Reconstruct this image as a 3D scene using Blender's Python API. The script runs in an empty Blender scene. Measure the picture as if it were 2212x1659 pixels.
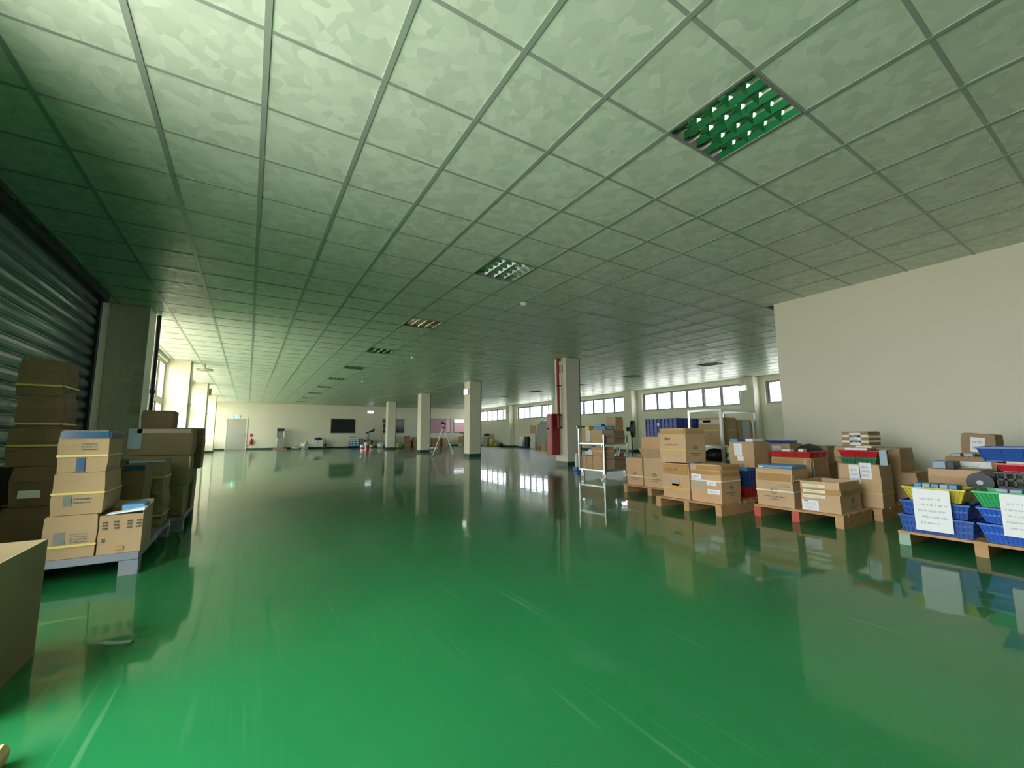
import bpy, math, random
from mathutils import Matrix, Vector
random.seed(7)
S = bpy.context.scene
C = S.collection

# ------------------------------------------------------------------ camera, sky, sun, exposure
cam_data = bpy.data.cameras.new('camera'); cam = bpy.data.objects.new('camera', cam_data); C.objects.link(cam)
YAW, PITCH, ROLL, FPX = 0.5596, 0.1214, -0.0051, 905.276
fw = Vector((math.sin(YAW)*math.cos(PITCH), math.cos(YAW)*math.cos(PITCH), math.sin(PITCH)))
r0 = Vector((math.cos(YAW), -math.sin(YAW), 0)); u0 = r0.cross(fw)
rt = math.cos(ROLL)*r0 + math.sin(ROLL)*u0; up = -math.sin(ROLL)*r0 + math.cos(ROLL)*u0
CAM = Vector((0.6381, -2.3035, 0.82))
cam.matrix_world = Matrix(((rt.x, up.x, -fw.x, CAM.x), (rt.y, up.y, -fw.y, CAM.y), (rt.z, up.z, -fw.z, CAM.z), (0, 0, 0, 1)))
cam_data.sensor_fit = 'HORIZONTAL'; cam_data.sensor_width = 36.0; cam_data.lens = FPX/2212*36.0
cam_data.clip_start = 0.02; cam_data.clip_end = 300
S.camera = cam

world = bpy.data.worlds.new('overcast_sky'); S.world = world; world.use_nodes = True
bg = world.node_tree.nodes['Background']
bg.inputs['Color'].default_value = (0.93, 0.97, 1.0, 1); bg.inputs['Strength'].default_value = 14.0

sun_data = bpy.data.lights.new('sun', 'SUN'); sun = bpy.data.objects.new('sun', sun_data); C.objects.link(sun)
sun_data.energy = 25.0; sun_data.angle = 0.03; sun_data.color = (1.0, 0.93, 0.8)
sun.rotation_euler = Vector((0.02, 0.42, -0.9)).to_track_quat('-Z', 'Y').to_euler()

S.view_settings.view_transform = 'Standard'; S.view_settings.look = 'None'
S.view_settings.gamma = 1.0; S.view_settings.use_curve_mapping = False
S.view_settings.exposure = 0.0
cy = S.cycles
cy.use_denoising = True; cy.use_guiding = False; cy.use_adaptive_sampling = True; cy.adaptive_threshold = 0.08; cy.adaptive_min_samples = 16; cy.max_bounces = 8; cy.diffuse_bounces = 5; cy.glossy_bounces = 4
cy.transparent_max_bounces = 12; cy.sample_clamp_indirect = 12.0; cy.caustics_reflective = False; cy.caustics_refractive = False

def portal(x, y0, y1, z0, z1, to):
    d = bpy.data.lights.new('sky_portal', 'AREA'); d.shape = 'RECTANGLE'; d.size = z1-z0; d.size_y = y1-y0
    d.cycles.is_portal = True
    o = bpy.data.objects.new('sky_portal', d); C.objects.link(o)
    o.location = (x, (y0+y1)/2, (z0+z1)/2)
    o.rotation_euler = (0, -math.pi/2 if to > 0 else math.pi/2, 0)

# ------------------------------------------------------------------ materials
MATS = {}
def nd(nt, t, **kw):
    n = nt.nodes.new(t)
    for k, v in kw.items(): setattr(n, k, v)
    return n
def pmat(name, col, rough=0.6, metal=0.0, var=0.0, scale=6.0, bump=0.0, bscale=40.0, coat=0.0, emit=None, estr=1.0, spec=0.5, stretch=None):
    if name in MATS: return MATS[name]
    m = bpy.data.materials.new(name); m.use_nodes = True; nt = m.node_tree; b = nt.nodes['Principled BSDF']
    b.inputs['Roughness'].default_value = rough; b.inputs['Metallic'].default_value = metal
    b.inputs['Specular IOR Level'].default_value = spec
    if coat: b.inputs['Coat Weight'].default_value = coat; b.inputs['Coat Roughness'].default_value = 0.1
    tc = nd(nt, 'ShaderNodeTexCoord'); mp = nd(nt, 'ShaderNodeMapping'); nt.links.new(tc.outputs['Object'], mp.inputs['Vector'])
    if stretch: mp.inputs['Scale'].default_value = stretch
    no = nd(nt, 'ShaderNodeTexNoise'); no.inputs['Scale'].default_value = scale; no.inputs['Detail'].default_value = 4
    nt.links.new(mp.outputs[0], no.inputs['Vector'])
    mx = nd(nt, 'ShaderNodeMixRGB', blend_type='MIX')
    mx.inputs[1].default_value = (*[max(0, c*(1-var)) for c in col], 1); mx.inputs[2].default_value = (*[min(1, c*(1+var)) for c in col], 1)
    nt.links.new(no.outputs['Fac'], mx.inputs[0]); nt.links.new(mx.outputs[0], b.inputs['Base Color'])
    if bump:
        n2 = nd(nt, 'ShaderNodeTexNoise'); n2.inputs['Scale'].default_value = bscale; nt.links.new(mp.outputs[0], n2.inputs['Vector'])
        bp = nd(nt, 'ShaderNodeBump'); bp.inputs['Strength'].default_value = bump; bp.inputs['Distance'].default_value = 0.01
        nt.links.new(n2.outputs['Fac'], bp.inputs['Height']); nt.links.new(bp.outputs[0], b.inputs['Normal'])
    if emit:
        b.inputs['Emission Color'].default_value = (*emit, 1); b.inputs['Emission Strength'].default_value = estr
    MATS[name] = m
    return m

def floor_mat():
    m = bpy.data.materials.new('green_epoxy'); m.use_nodes = True; nt = m.node_tree; b = nt.nodes['Principled BSDF']; L = nt.links.new
    g = nd(nt, 'ShaderNodeNewGeometry')
    n1 = nd(nt, 'ShaderNodeTexNoise'); n1.inputs['Scale'].default_value = 0.55; n1.inputs['Detail'].default_value = 5; L(g.outputs['Position'], n1.inputs['Vector'])
    cr = nd(nt, 'ShaderNodeValToRGB'); L(n1.outputs['Fac'], cr.inputs[0])
    cr.color_ramp.elements[0].position = 0.3; cr.color_ramp.elements[0].color = (0.010, 0.148, 0.042, 1)
    cr.color_ramp.elements[1].position = 0.75; cr.color_ramp.elements[1].color = (0.018, 0.215, 0.066, 1)
    # pale scuffs and drag marks: two stretched noises, masked in blotches
    def streak(rot, sc, lo, hi):
        mp = nd(nt, 'ShaderNodeMapping'); mp.inputs['Rotation'].default_value = (0, 0, rot); mp.inputs['Scale'].default_value = sc
        L(g.outputs['Position'], mp.inputs['Vector'])
        n = nd(nt, 'ShaderNodeTexNoise'); n.inputs['Scale'].default_value = 1.0; n.inputs['Detail'].default_value = 2; n.inputs['Roughness'].default_value = 0.5
        L(mp.outputs[0], n.inputs['Vector'])
        r = nd(nt, 'ShaderNodeMapRange'); r.inputs['From Min'].default_value = lo; r.inputs['From Max'].default_value = hi
        L(n.outputs['Fac'], r.inputs['Value']); return r.outputs[0]
    s1 = streak(0.15, (40, 0.8, 1), 0.62, 0.76); s2 = streak(-0.8, (26, 1.1, 1), 0.64, 0.78)
    s3 = streak(0.6, (5.0, 2.0, 1), 0.60, 0.85)
    ad = nd(nt, 'ShaderNodeMath', operation='MAXIMUM'); L(s1, ad.inputs[0]); L(s2, ad.inputs[1])
    nm = nd(nt, 'ShaderNodeTexNoise'); nm.inputs['Scale'].default_value = 0.8; L(g.outputs['Position'], nm.inputs['Vector'])
    mk = nd(nt, 'ShaderNodeMapRange'); mk.inputs['From Min'].default_value = 0.45; mk.inputs['From Max'].default_value = 0.65; L(nm.outputs['Fac'], mk.inputs['Value'])
    ml = nd(nt, 'ShaderNodeMath', operation='MULTIPLY'); L(ad.outputs[0], ml.inputs[0]); L(mk.outputs[0], ml.inputs[1])
    m3 = nd(nt, 'ShaderNodeMath', operation='MULTIPLY'); L(s3, m3.inputs[0]); m3.inputs[1].default_value = 0.35
    m4 = nd(nt, 'ShaderNodeMath', operation='MAXIMUM'); L(ml.outputs[0], m4.inputs[0]); L(m3.outputs[0], m4.inputs[1])
    sc = nd(nt, 'ShaderNodeMath', operation='MULTIPLY'); L(m4.outputs[0], sc.inputs[0]); sc.inputs[1].default_value = 0.27
    mx = nd(nt, 'ShaderNodeMixRGB'); L(sc.outputs[0], mx.inputs[0]); L(cr.outputs[0], mx.inputs[1]); mx.inputs[2].default_value = (0.22, 0.42, 0.27, 1)
    nt.nodes.remove(b); out = [n for n in nt.nodes if n.type == 'OUTPUT_MATERIAL'][0]
    rr = nd(nt, 'ShaderNodeMapRange'); rr.inputs['To Min'].default_value = 0.02; rr.inputs['To Max'].default_value = 0.07
    L(n1.outputs['Fac'], rr.inputs['Value'])
    ra = nd(nt, 'ShaderNodeMath', operation='MULTIPLY_ADD'); L(m4.outputs[0], ra.inputs[0]); ra.inputs[1].default_value = 0.15; L(rr.outputs[0], ra.inputs[2])
    nw = nd(nt, 'ShaderNodeTexNoise'); nw.inputs['Scale'].default_value = 3.2; nw.inputs['Detail'].default_value = 2; L(g.outputs['Position'], nw.inputs['Vector'])
    bp = nd(nt, 'ShaderNodeBump'); bp.inputs['Strength'].default_value = 0.07; bp.inputs['Distance'].default_value = 0.02; L(nw.outputs['Fac'], bp.inputs['Height'])
    df = nd(nt, 'ShaderNodeBsdfDiffuse'); L(mx.outputs[0], df.inputs['Color'])
    g1 = nd(nt, 'ShaderNodeBsdfGlossy'); L(ra.outputs[0], g1.inputs['Roughness'])
    g2 = nd(nt, 'ShaderNodeBsdfGlossy'); g2.inputs['Roughness'].default_value = 0.30      # haze lobe of the worn clear coat
    fr = nd(nt, 'ShaderNodeFresnel'); fr.inputs['IOR'].default_value = 1.75
    for q in (g1, g2, fr): L(bp.outputs[0], q.inputs['Normal'])
    mg = nd(nt, 'ShaderNodeMixShader'); mg.inputs[0].default_value = 0.28; L(g1.outputs[0], mg.inputs[1]); L(g2.outputs[0], mg.inputs[2])
    ms = nd(nt, 'ShaderNodeMixShader'); L(fr.outputs[0], ms.inputs[0]); L(df.outputs[0], ms.inputs[1]); L(mg.outputs[0], ms.inputs[2])
    L(ms.outputs[0], out.inputs[0])
    return m
def tile_mat():
    m = bpy.data.materials.new('embossed_tile_painted_sheen'); m.use_nodes = True; nt = m.node_tree; b = nt.nodes['Principled BSDF']; L = nt.links.new
    g = nd(nt, 'ShaderNodeNewGeometry')
    n = nd(nt, 'ShaderNodeTexNoise'); n.inputs['Scale'].default_value = 9; L(g.outputs['Position'], n.inputs['Vector'])
    ma = nd(nt, 'ShaderNodeVectorMath', operation='MULTIPLY_ADD'); L(n.outputs['Color'], ma.inputs[0]); ma.inputs[1].default_value = (0.09, 0.09, 0.0); L(g.outputs['Position'], ma.inputs[2])
    v = nd(nt, 'ShaderNodeTexVoronoi'); v.inputs['Scale'].default_value = 13; L(ma.outputs[0], v.inputs['Vector'])
    sp = nd(nt, 'ShaderNodeSeparateColor'); L(v.outputs['Color'], sp.inputs[0])
    mx = nd(nt, 'ShaderNodeMixRGB'); L(sp.outputs[0], mx.inputs[0]); mx.inputs[1].default_value = (0.565, 0.665, 0.565, 1); mx.inputs[2].default_value = (0.72, 0.815, 0.71, 1)  # emboss sheen and green floor bounce put into the cell colours
    L(mx.outputs[0], b.inputs['Base Color'])
    rr = nd(nt, 'ShaderNodeMapRange'); rr.inputs['To Min'].default_value = 0.30; rr.inputs['To Max'].default_value = 0.48; L(sp.outputs[1], rr.inputs['Value']); L(rr.outputs[0], b.inputs['Roughness'])
    return m
def glass_mat(name, tint, refl=0.06, rough=0.03):
    m = bpy.data.materials.new(name); m.use_nodes = True; nt = m.node_tree
    for n in list(nt.nodes):
        if n.type == 'BSDF_PRINCIPLED': nt.nodes.remove(n)
    out = [n for n in nt.nodes if n.type == 'OUTPUT_MATERIAL'][0]
    t = nd(nt, 'ShaderNodeBsdfTransparent'); t.inputs[0].default_value = (*tint, 1)
    gl = nd(nt, 'ShaderNodeBsdfGlossy'); gl.inputs['Roughness'].default_value = rough
    mx = nd(nt, 'ShaderNodeMixShader'); mx.inputs[0].default_value = refl
    nt.links.new(t.outputs[0], mx.inputs[1]); nt.links.new(gl.outputs[0], mx.inputs[2]); nt.links.new(mx.outputs[0], out.inputs[0])
    return m
def kraft(name, col, var=0.14):
    if name in MATS: return MATS[name]
    m = pmat(name, col, 0.75, 0, var, 3.5, 0.0, spec=0.25); nt = m.node_tree; b = nt.nodes['Principled BSDF']
    tc = nd(nt, 'ShaderNodeTexCoord'); w = nd(nt, 'ShaderNodeTexNoise'); w.inputs['Scale'].default_value = 1.0; w.inputs['Detail'].default_value = 1
    mp = nd(nt, 'ShaderNodeMapping'); mp.inputs['Scale'].default_value = (160, 160, 3); nt.links.new(tc.outputs['Object'], mp.inputs['Vector']); nt.links.new(mp.outputs[0], w.inputs['Vector'])
    bp = nd(nt, 'ShaderNodeBump'); bp.inputs['Strength'].default_value = 0.15; bp.inputs['Distance'].default_value = 0.002
    nt.links.new(w.outputs['Fac'], bp.inputs['Height']); nt.links.new(bp.outputs[0], b.inputs['Normal'])
    return m

M_FLOOR = floor_mat(); M_TILE = tile_mat()
M_WALL = pmat('cream_wall_paint', (0.76, 0.73, 0.60), 0.55, 0, 0.03, 1.2, 0.05, 90)
M_COL = pmat('cream_column_paint', (0.78, 0.73, 0.60), 0.5, 0, 0.05, 2.0, 0.05, 60)
M_SKIRT = pmat('dark_green_skirting', (0.012, 0.075, 0.045), 0.35, 0, 0.2, 5)
M_TBAR = pmat('ceiling_tee_paint', (0.31, 0.36, 0.32), 0.28, 0, 0.05, 3)
M_SHUT = pmat('shutter_slat_paint', (0.20, 0.24, 0.24), 0.22, 0.5, 0.15, 2)
M_BLACK = pmat('black_paint', (0.015, 0.017, 0.02), 0.45, 0, 0.2, 5)
M_DARK = pmat('dark_plastic', (0.03, 0.035, 0.04), 0.5, 0, 0.3, 8)
M_ALU = pmat('brushed_aluminium', (0.62, 0.64, 0.63), 0.3, 0.9, 0.06, 20)
M_FRAME = pmat('window_frame_grey', (0.27, 0.25, 0.27), 0.4, 0.2, 0.1, 8)
M_CREAMFR = pmat('cream_window_frame', (0.55, 0.53, 0.42), 0.4, 0, 0.06, 8)
M_MIRROR = pmat('mirror_reflector', (0.9, 0.92, 0.9), 0.1, 1.0, 0.02, 10)
M_WHITE = pmat('white_plastic', (0.78, 0.78, 0.75), 0.4, 0, 0.04, 8)
M_PAPER = pmat('white_paper', (0.84, 0.85, 0.86), 0.8, 0, 0.03, 10, spec=0.2)
M_INK = pmat('grey_ink', (0.56, 0.57, 0.62), 0.8, 0, 0.15, 60, spec=0.2)
M_INKD = pmat('dark_ink', (0.10, 0.09, 0.09), 0.8, 0, 0.15, 60, spec=0.2)
M_LOGO = pmat('blue_grey_print', (0.21, 0.21, 0.19), 0.8, 0, 0.25, 30, spec=0.2)
M_REDINK = pmat('reddish_marker', (0.40, 0.17, 0.10), 0.8, 0, 0.2, 30, spec=0.2)
M_TAPE = pmat('brown_packing_tape', (0.46, 0.27, 0.10), 0.3, 0, 0.12, 8)
M_CLEAR = pmat('clear_packing_tape', (0.50, 0.42, 0.33), 0.2, 0, 0.1, 8)
M_CREAMTAPE = pmat('cream_masking_tape', (0.80, 0.75, 0.55), 0.6, 0, 0.05, 10)
M_YST = pmat('yellow_strap', (0.66, 0.54, 0.12), 0.35, 0, 0.08, 10)
M_WST = pmat('white_strap', (0.85, 0.83, 0.74), 0.35, 0, 0.05, 10)
M_BTAPE = pmat('blue_glossy_tape', (0.008, 0.08, 0.19), 0.18, 0, 0.2, 10)
M_BLUE = pmat('blue_basket_plastic', (0.018, 0.085, 0.36), 0.38, 0, 0.15, 6)
M_BLUE2 = pmat('dark_blue_crate_plastic', (0.025, 0.05, 0.26), 0.38, 0, 0.15, 6)
M_BLUE3 = pmat('bright_blue_basket_plastic', (0.03, 0.13, 0.55), 0.38, 0, 0.12, 6)
M_LBLUE = pmat('light_blue_card', (0.10, 0.30, 0.55), 0.5, 0, 0.15, 8)
M_PBLUE = pmat('pale_blue_card', (0.30, 0.42, 0.52), 0.5, 0, 0.12, 8)
M_RED = pmat('red_tray_plastic', (0.50, 0.02, 0.025), 0.35, 0, 0.12, 6)
M_GREEN = pmat('green_basket_plastic', (0.04, 0.42, 0.13), 0.38, 0, 0.1, 6)
M_DGREEN = pmat('dark_green_basket_plastic', (0.03, 0.17, 0.08), 0.4, 0, 0.1, 6)
M_YEL = pmat('yellow_basket_plastic', (0.58, 0.50, 0.05), 0.4, 0, 0.1, 6)
M_WOOD = pmat('pallet_wood', (0.50, 0.29, 0.13), 0.7, 0, 0.28, 9, 0.2, 60, stretch=(3, 0.6, 3))
M_WOODR = pmat('red_painted_wood', (0.55, 0.09, 0.07), 0.6, 0, 0.15, 9)
M_WOODG = pmat('green_painted_wood', (0.30, 0.45, 0.33), 0.6, 0, 0.15, 9)
M_SKID = pmat('grey_skid_plastic', (0.20, 0.22, 0.25), 0.5, 0, 0.1, 6)
M_REDP = pmat('red_pipe_paint', (0.36, 0.025, 0.03), 0.35, 0, 0.12, 5)
M_STEEL = pmat('grey_steel_door', (0.42, 0.42, 0.38), 0.35, 0.1, 0.06, 2)
M_GLASS = glass_mat('clear_window_glass', (0.96, 0.97, 0.97))
M_LGLASS = glass_mat('dimmed_left_glass', (0.82, 0.81, 0.76))  # tint added to dim the daylight through the left windows
M_RGLASS = glass_mat('dimmed_right_glass', (0.8, 0.82, 0.84))  # darker tint put in to hold back light from the right windows
M_DGLASS = pmat('dark_room_glass', (0.012, 0.02, 0.016), 0.12, 0, 0.2, 2)
M_PINK = pmat('pink_pane_glow', (0.70, 0.42, 0.46), 0.6, 0, 0.05, 3, emit=(0.75, 0.42, 0.45), estr=0.22)  # weak emission stands in for daylight behind the pane
M_PINKD = pmat('dusky_pink_pane_glow', (0.42, 0.24, 0.27), 0.5, 0, 0.1, 3, emit=(0.4, 0.2, 0.22), estr=0.12)  # fainter emission, again in place of light from behind
M_LAMP = pmat('lit_white_panel', (0.9, 0.95, 1), 0.4, 0, 0, 5, emit=(0.88, 0.94, 1.0), estr=2.2)
M_EXIT = pmat('lit_green_panel', (0.1, 0.9, 0.6), 0.4, 0, 0, 5, emit=(0.12, 0.95, 0.62), estr=1.3)
M_GROUND = pmat('pale_concrete_yard', (0.52, 0.50, 0.45), 0.8, 0, 0.08, 0.6)
K = [kraft('kraft_tan', (0.60, 0.41, 0.24)), kraft('kraft_mid', (0.49, 0.335, 0.19)), kraft('kraft_dark', (0.36, 0.24, 0.135)), kraft('kraft_orange', (0.62, 0.385, 0.215)), kraft('kraft_olive', (0.36, 0.27, 0.14)), kraft('kraft_shaded', (0.22, 0.15, 0.085)), kraft('kraft_umber_shaded', (0.26, 0.21, 0.11)), kraft('kraft_muted', (0.41, 0.285, 0.155))]  # the two darkest tones put the left stacks' shade into the card

# ------------------------------------------------------------------ mesh helpers
class MB:
    def __init__(s): s.v = []; s.f = []
    def quad(s, *p):
        n = len(s.v); s.v += [tuple(q) for q in p]; s.f.append(tuple(range(n, n+len(p)))); return s
    def box(s, x0, x1, y0, y1, z0, z1):
        n = len(s.v)
        s.v += [(x0,y0,z0),(x1,y0,z0),(x1,y1,z0),(x0,y1,z0),(x0,y0,z1),(x1,y0,z1),(x1,y1,z1),(x0,y1,z1)]
        s.f += [tuple(n+i for i in q) for q in ((3,2,1,0),(4,5,6,7),(0,1,5,4),(1,2,6,5),(2,3,7,6),(3,0,4,7))]
        return s
    def hexa(s, b, t):          # 4 bottom points, 4 top points
        n = len(s.v); s.v += [tuple(p) for p in b]+[tuple(p) for p in t]
        s.f += [tuple(n+i for i in q) for q in ((3,2,1,0),(4,5,6,7),(0,1,5,4),(1,2,6,5),(2,3,7,6),(3,0,4,7))]
        return s
    def cyl(s, p0, p1, r, r1=None, n=12, cap=True):
        p0 = Vector(p0); p1 = Vector(p1); d = (p1-p0).normalized(); r1 = r if r1 is None else r1
        a = d.orthogonal().normalized(); b = d.cross(a); k = len(s.v)
        for p, q in ((p0, r), (p1, r1)):
            for i in range(n):
                t = 2*math.pi*i/n; s.v.append(tuple(p+a*math.cos(t)*q+b*math.sin(t)*q))
        for i in range(n): s.f.append((k+i, k+(i+1)%n, k+n+(i+1)%n, k+n+i))
        if cap: s.f.append(tuple(k+n-1-i for i in range(n))); s.f.append(tuple(k+n+i for i in range(n)))
        return s
    def lathe(s, prof, n=16, c=(0,0,0)):
        k = len(s.v)
        for r, z in prof:
            for i in range(n):
                t = 2*math.pi*i/n; s.v.append((c[0]+r*math.cos(t), c[1]+r*math.sin(t), c[2]+z))
        for j in range(len(prof)-1):
            for i in range(n): s.f.append((k+j*n+i, k+j*n+(i+1)%n, k+(j+1)*n+(i+1)%n, k+(j+1)*n+i))
        s.f.append(tuple(k+n-1-i for i in range(n))); m = k+(len(prof)-1)*n; s.f.append(tuple(m+i for i in range(n)))
        return s
    def ring(s, c, r0, r1, ax='x', n=20, t=0.002):       # flat annulus with thickness
        k = len(s.v)
        for off in (-t/2, t/2):
            for r in (r0, r1):
                for i in range(n):
                    a = 2*math.pi*i/n; p, q = r*math.cos(a), r*math.sin(a)
                    s.v.append((c[0]+off, c[1]+p, c[2]+q) if ax == 'x' else (c[0]+p, c[1]+off, c[2]+q) if ax == 'y' else (c[0]+p, c[1]+q, c[2]+off))
        for i in range(n):
            j = (i+1) % n
            s.f += [(k+i, k+j, k+n+j, k+n+i), (k+2*n+i, k+3*n+i, k+3*n+j, k+2*n+j), (k+n+i, k+n+j, k+3*n+j, k+3*n+i), (k+i, k+2*n+i, k+2*n+j, k+j)]
        return s
    def blob(s, c, rx, ry, rz, n=12, m=7, jit=0.0, flat=True):
        k = len(s.v)
        for j in range(m+1):
            ph = math.pi*j/m - math.pi/2
            for i in range(n):
                t = 2*math.pi*i/n; q = 1+random.uniform(-jit, jit)
                z = c[2]+rz*math.sin(ph)*q
                if flat: z = max(z, c[2]-rz*0.8)
                s.v.append((c[0]+rx*math.cos(ph)*math.cos(t)*q, c[1]+ry*math.cos(ph)*math.sin(t)*q, z))
        for j in range(m):
            for i in range(n): s.f.append((k+j*n+i, k+j*n+(i+1)%n, k+(j+1)*n+(i+1)%n, k+(j+1)*n+i))
        return s
    def mesh(s, name, mat):
        me = bpy.data.meshes.new(name); me.from_pydata(s.v, [], s.f); me.materials.append(mat); me.update(); return me
    def build(s, name, mat, parent=None, smooth=False, bevel=0.0):
        me = s.mesh(name, mat)
        if smooth:
            for p in me.polygons: p.use_smooth = True
            try: me.set_sharp_from_angle(angle=0.7)
            except Exception: pass
        o = bpy.data.objects.new(name, me); C.objects.link(o)
        if parent: o.parent = parent
        if bevel:
            b = o.modifiers.new('bevel', 'BEVEL'); b.width = bevel; b.segments = 1; b.limit_method = 'ANGLE'
        return o
def tag(o, label, cat, group=None):
    o['label'] = label; o['category'] = cat
    if group: o['group'] = group
    return o
def struct(o): o['kind'] = 'structure'; return o
def thing(name, label, cat, loc=(0,0,0), rz=0.0, group=None):
    o = bpy.data.objects.new(name, None); C.objects.link(o); o.location = loc; o.rotation_euler = (0, 0, rz); o.empty_display_size = 0.1
    return tag(o, label, cat, group)
def inst(src_mesh, name, parent, loc=(0,0,0), rot=None):
    o = bpy.data.objects.new(name, src_mesh); C.objects.link(o); o.parent = parent; o.location = loc
    if rot: o.rotation_euler = rot
    return o
def copy_tree(o, parent=None):
    c = o.copy(); C.objects.link(c); c.parent = parent
    for ch in o.children: copy_tree(ch, c)
    return c

# ------------------------------------------------------------------ the room
H = 2.91; XL, XR, YB, YF, XP, YP = -1.3, 16.4, -13.2, 28.5, 7.78, 1.05
struct(MB().box(XL-0.2, XR+0.2, YB-0.2, YF+0.2, -0.15, 0.0).build('floor', M_FLOOR))
struct(MB().box(-60, 80, -60, 90, -0.4, -0.16).build('ground_outside', M_GROUND))

# ceiling: slab, tee grid and lay-in tiles
ceil = struct(MB().box(XL-0.2, XR+0.2, YB-0.2, YF+0.2, H+0.28, H+0.4).build('ceiling', M_WHITE))
LIGHTS = [(5, b) for b in range(-2, 45, 5)] + [(20, b) for b in range(3, 45, 5)]
lset = set(LIGHTS)
def a_range(b):
    y = b*0.6
    return range(-3, 28) if y >= YP-0.2 else range(-3, 13)
cells = []
for b in range(-22, 48):
    for a in a_range(b):
        if (a, b) in lset: continue
        x0, x1, y0, y1 = a*0.6, a*0.6+0.6, b*0.6, b*0.6+0.6
        x0 = max(x0, XL); x1 = min(x1, XR if y0 >= YP-0.2 else XP); y0 = max(y0, YB); y1 = min(y1, YF)
        if x1-x0 < 0.03 or y1-y0 < 0.03: continue
        cells.append((a, b, x0, x1, y0, y1))
def visible_key(c):
    p = Vector(((c[2]+c[3])/2, (c[4]+c[5])/2, H))-CAM
    z = p.dot(fw); x = p.dot(rt); y = p.dot(up)
    if z < 0.2 or abs(x/z) > 1.32 or abs(y/z) > 1.05: return 1e6
    return p.length
cells.sort(key=visible_key)
tmesh = MB().box(-0.294, 0.294, -0.294, 0.294, 0.0, 0.014).mesh('ceiling_tile', M_TILE)
rest = MB(); k = 0
for c in cells:
    full = c[3]-c[2] > 0.599 and c[5]-c[4] > 0.599
    if k < 298 and visible_key(c) < 1e5:
        k += 1
        if full: inst(tmesh, 'ceiling_tile', ceil, ((c[2]+c[3])/2, (c[4]+c[5])/2, H+0.001+random.uniform(0, 0.0015)))
        else: MB().box(c[2]+.006, c[3]-.006, c[4]+.006, c[5]-.006, H+0.001, H+0.015).build('ceiling_tile', M_TILE, ceil)
    else:
        rest.box(c[2]+.006, c[3]-.006, c[4]+.006, c[5]-.006, H+0.001, H+0.015)
o = rest.build('far_ceiling_tiles', M_TILE, ceil); o['kind'] = 'stuff'
main = MB().box(-0.016, 0.016, YB, YF, -0.004, 0.03).mesh('main_tee', M_TBAR)
for a in range(-2, 28):
    if a*0.6 < XP: inst(main, 'main_tee', ceil, (a*0.6, 0, H))
    else: MB().box(a*0.6-.016, a*0.6+.016, YP, YF, H-.004, H+.03).build('main_tee', M_TBAR, ceil)
crossA = MB().box(XL, XP, -0.011, 0.011, -0.002, 0.03).mesh('cross_tee', M_TBAR)
crossB = MB().box(XL, XR, -0.011, 0.011, -0.002, 0.03).mesh('cross_tee', M_TBAR)
for b in range(-21, 48):
    inst(crossB if b*0.6 > YP else crossA, 'cross_tee', ceil, (0, b*0.6, H))

# left wall: open door bay, shutter bay, then window bays between pillars
PIL = [(0.2, 0.7), (6.4, 6.9), (12.2, 12.7), (18.0, 18.5), (23.7, 24.2)]
wl = MB()
wl.box(XL-0.2, XL, YB, -2.7, 0, H+.3)                       # before the open bay
wl.box(XL-0.2, XL, -2.7, 0.3, 2.75, H+.3)                   # header over the open bay
wl.box(XL-0.2, XL, 0.3, 0.75, 0, H+.3); wl.box(XL-0.2, XL, 0.75, 5.95, 2.84, H+.3); wl.box(XL-0.2, XL, 5.95, 6.95, 0, H+.3)
BAYS = [(6.95, 12.2), (12.7, 18.0), (18.5, 23.7), (24.2, 28.3)]
SILL, WTOP = 0.45, 2.82
for y0, y1 in BAYS:
    wl.box(XL-0.2, XL, y0, y1, 0, SILL); wl.box(XL-0.2, XL, y0, y1, WTOP, H+.3)
for y0, y1 in PIL[2:]: wl.box(XL-0.2, XL, y0, y1, 0, H+.3)
wl.box(XL-0.2, XL, 28.3, YF, 0, H+.3)
struct(wl.build('wall_left', M_WALL))
for i, (y0, y1) in enumerate(PIL):
    t = thing('pillar', ['cream wall pillar next to the open left bay', 'shaded cream pillar at the end of the roller shutter', 'bright cream wall pillar nearest beyond the shutter, lit by windows', 'second sunlit wall pillar along the left windows', 'last cream wall pillar before the far grey door'][i], 'pillar', ((XL-0.82)/2, (y0+y1)/2, 0))
    MB().box(-0.24, 0.24, -0.25, 0.25, 0.0, H).build('shaft', M_COL, t, bevel=0.006)
    MB().box(-0.24, 0.252, -0.262, 0.262, 0.0, 0.11).build('skirting', M_SKIRT, t)
wn = 0
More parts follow.
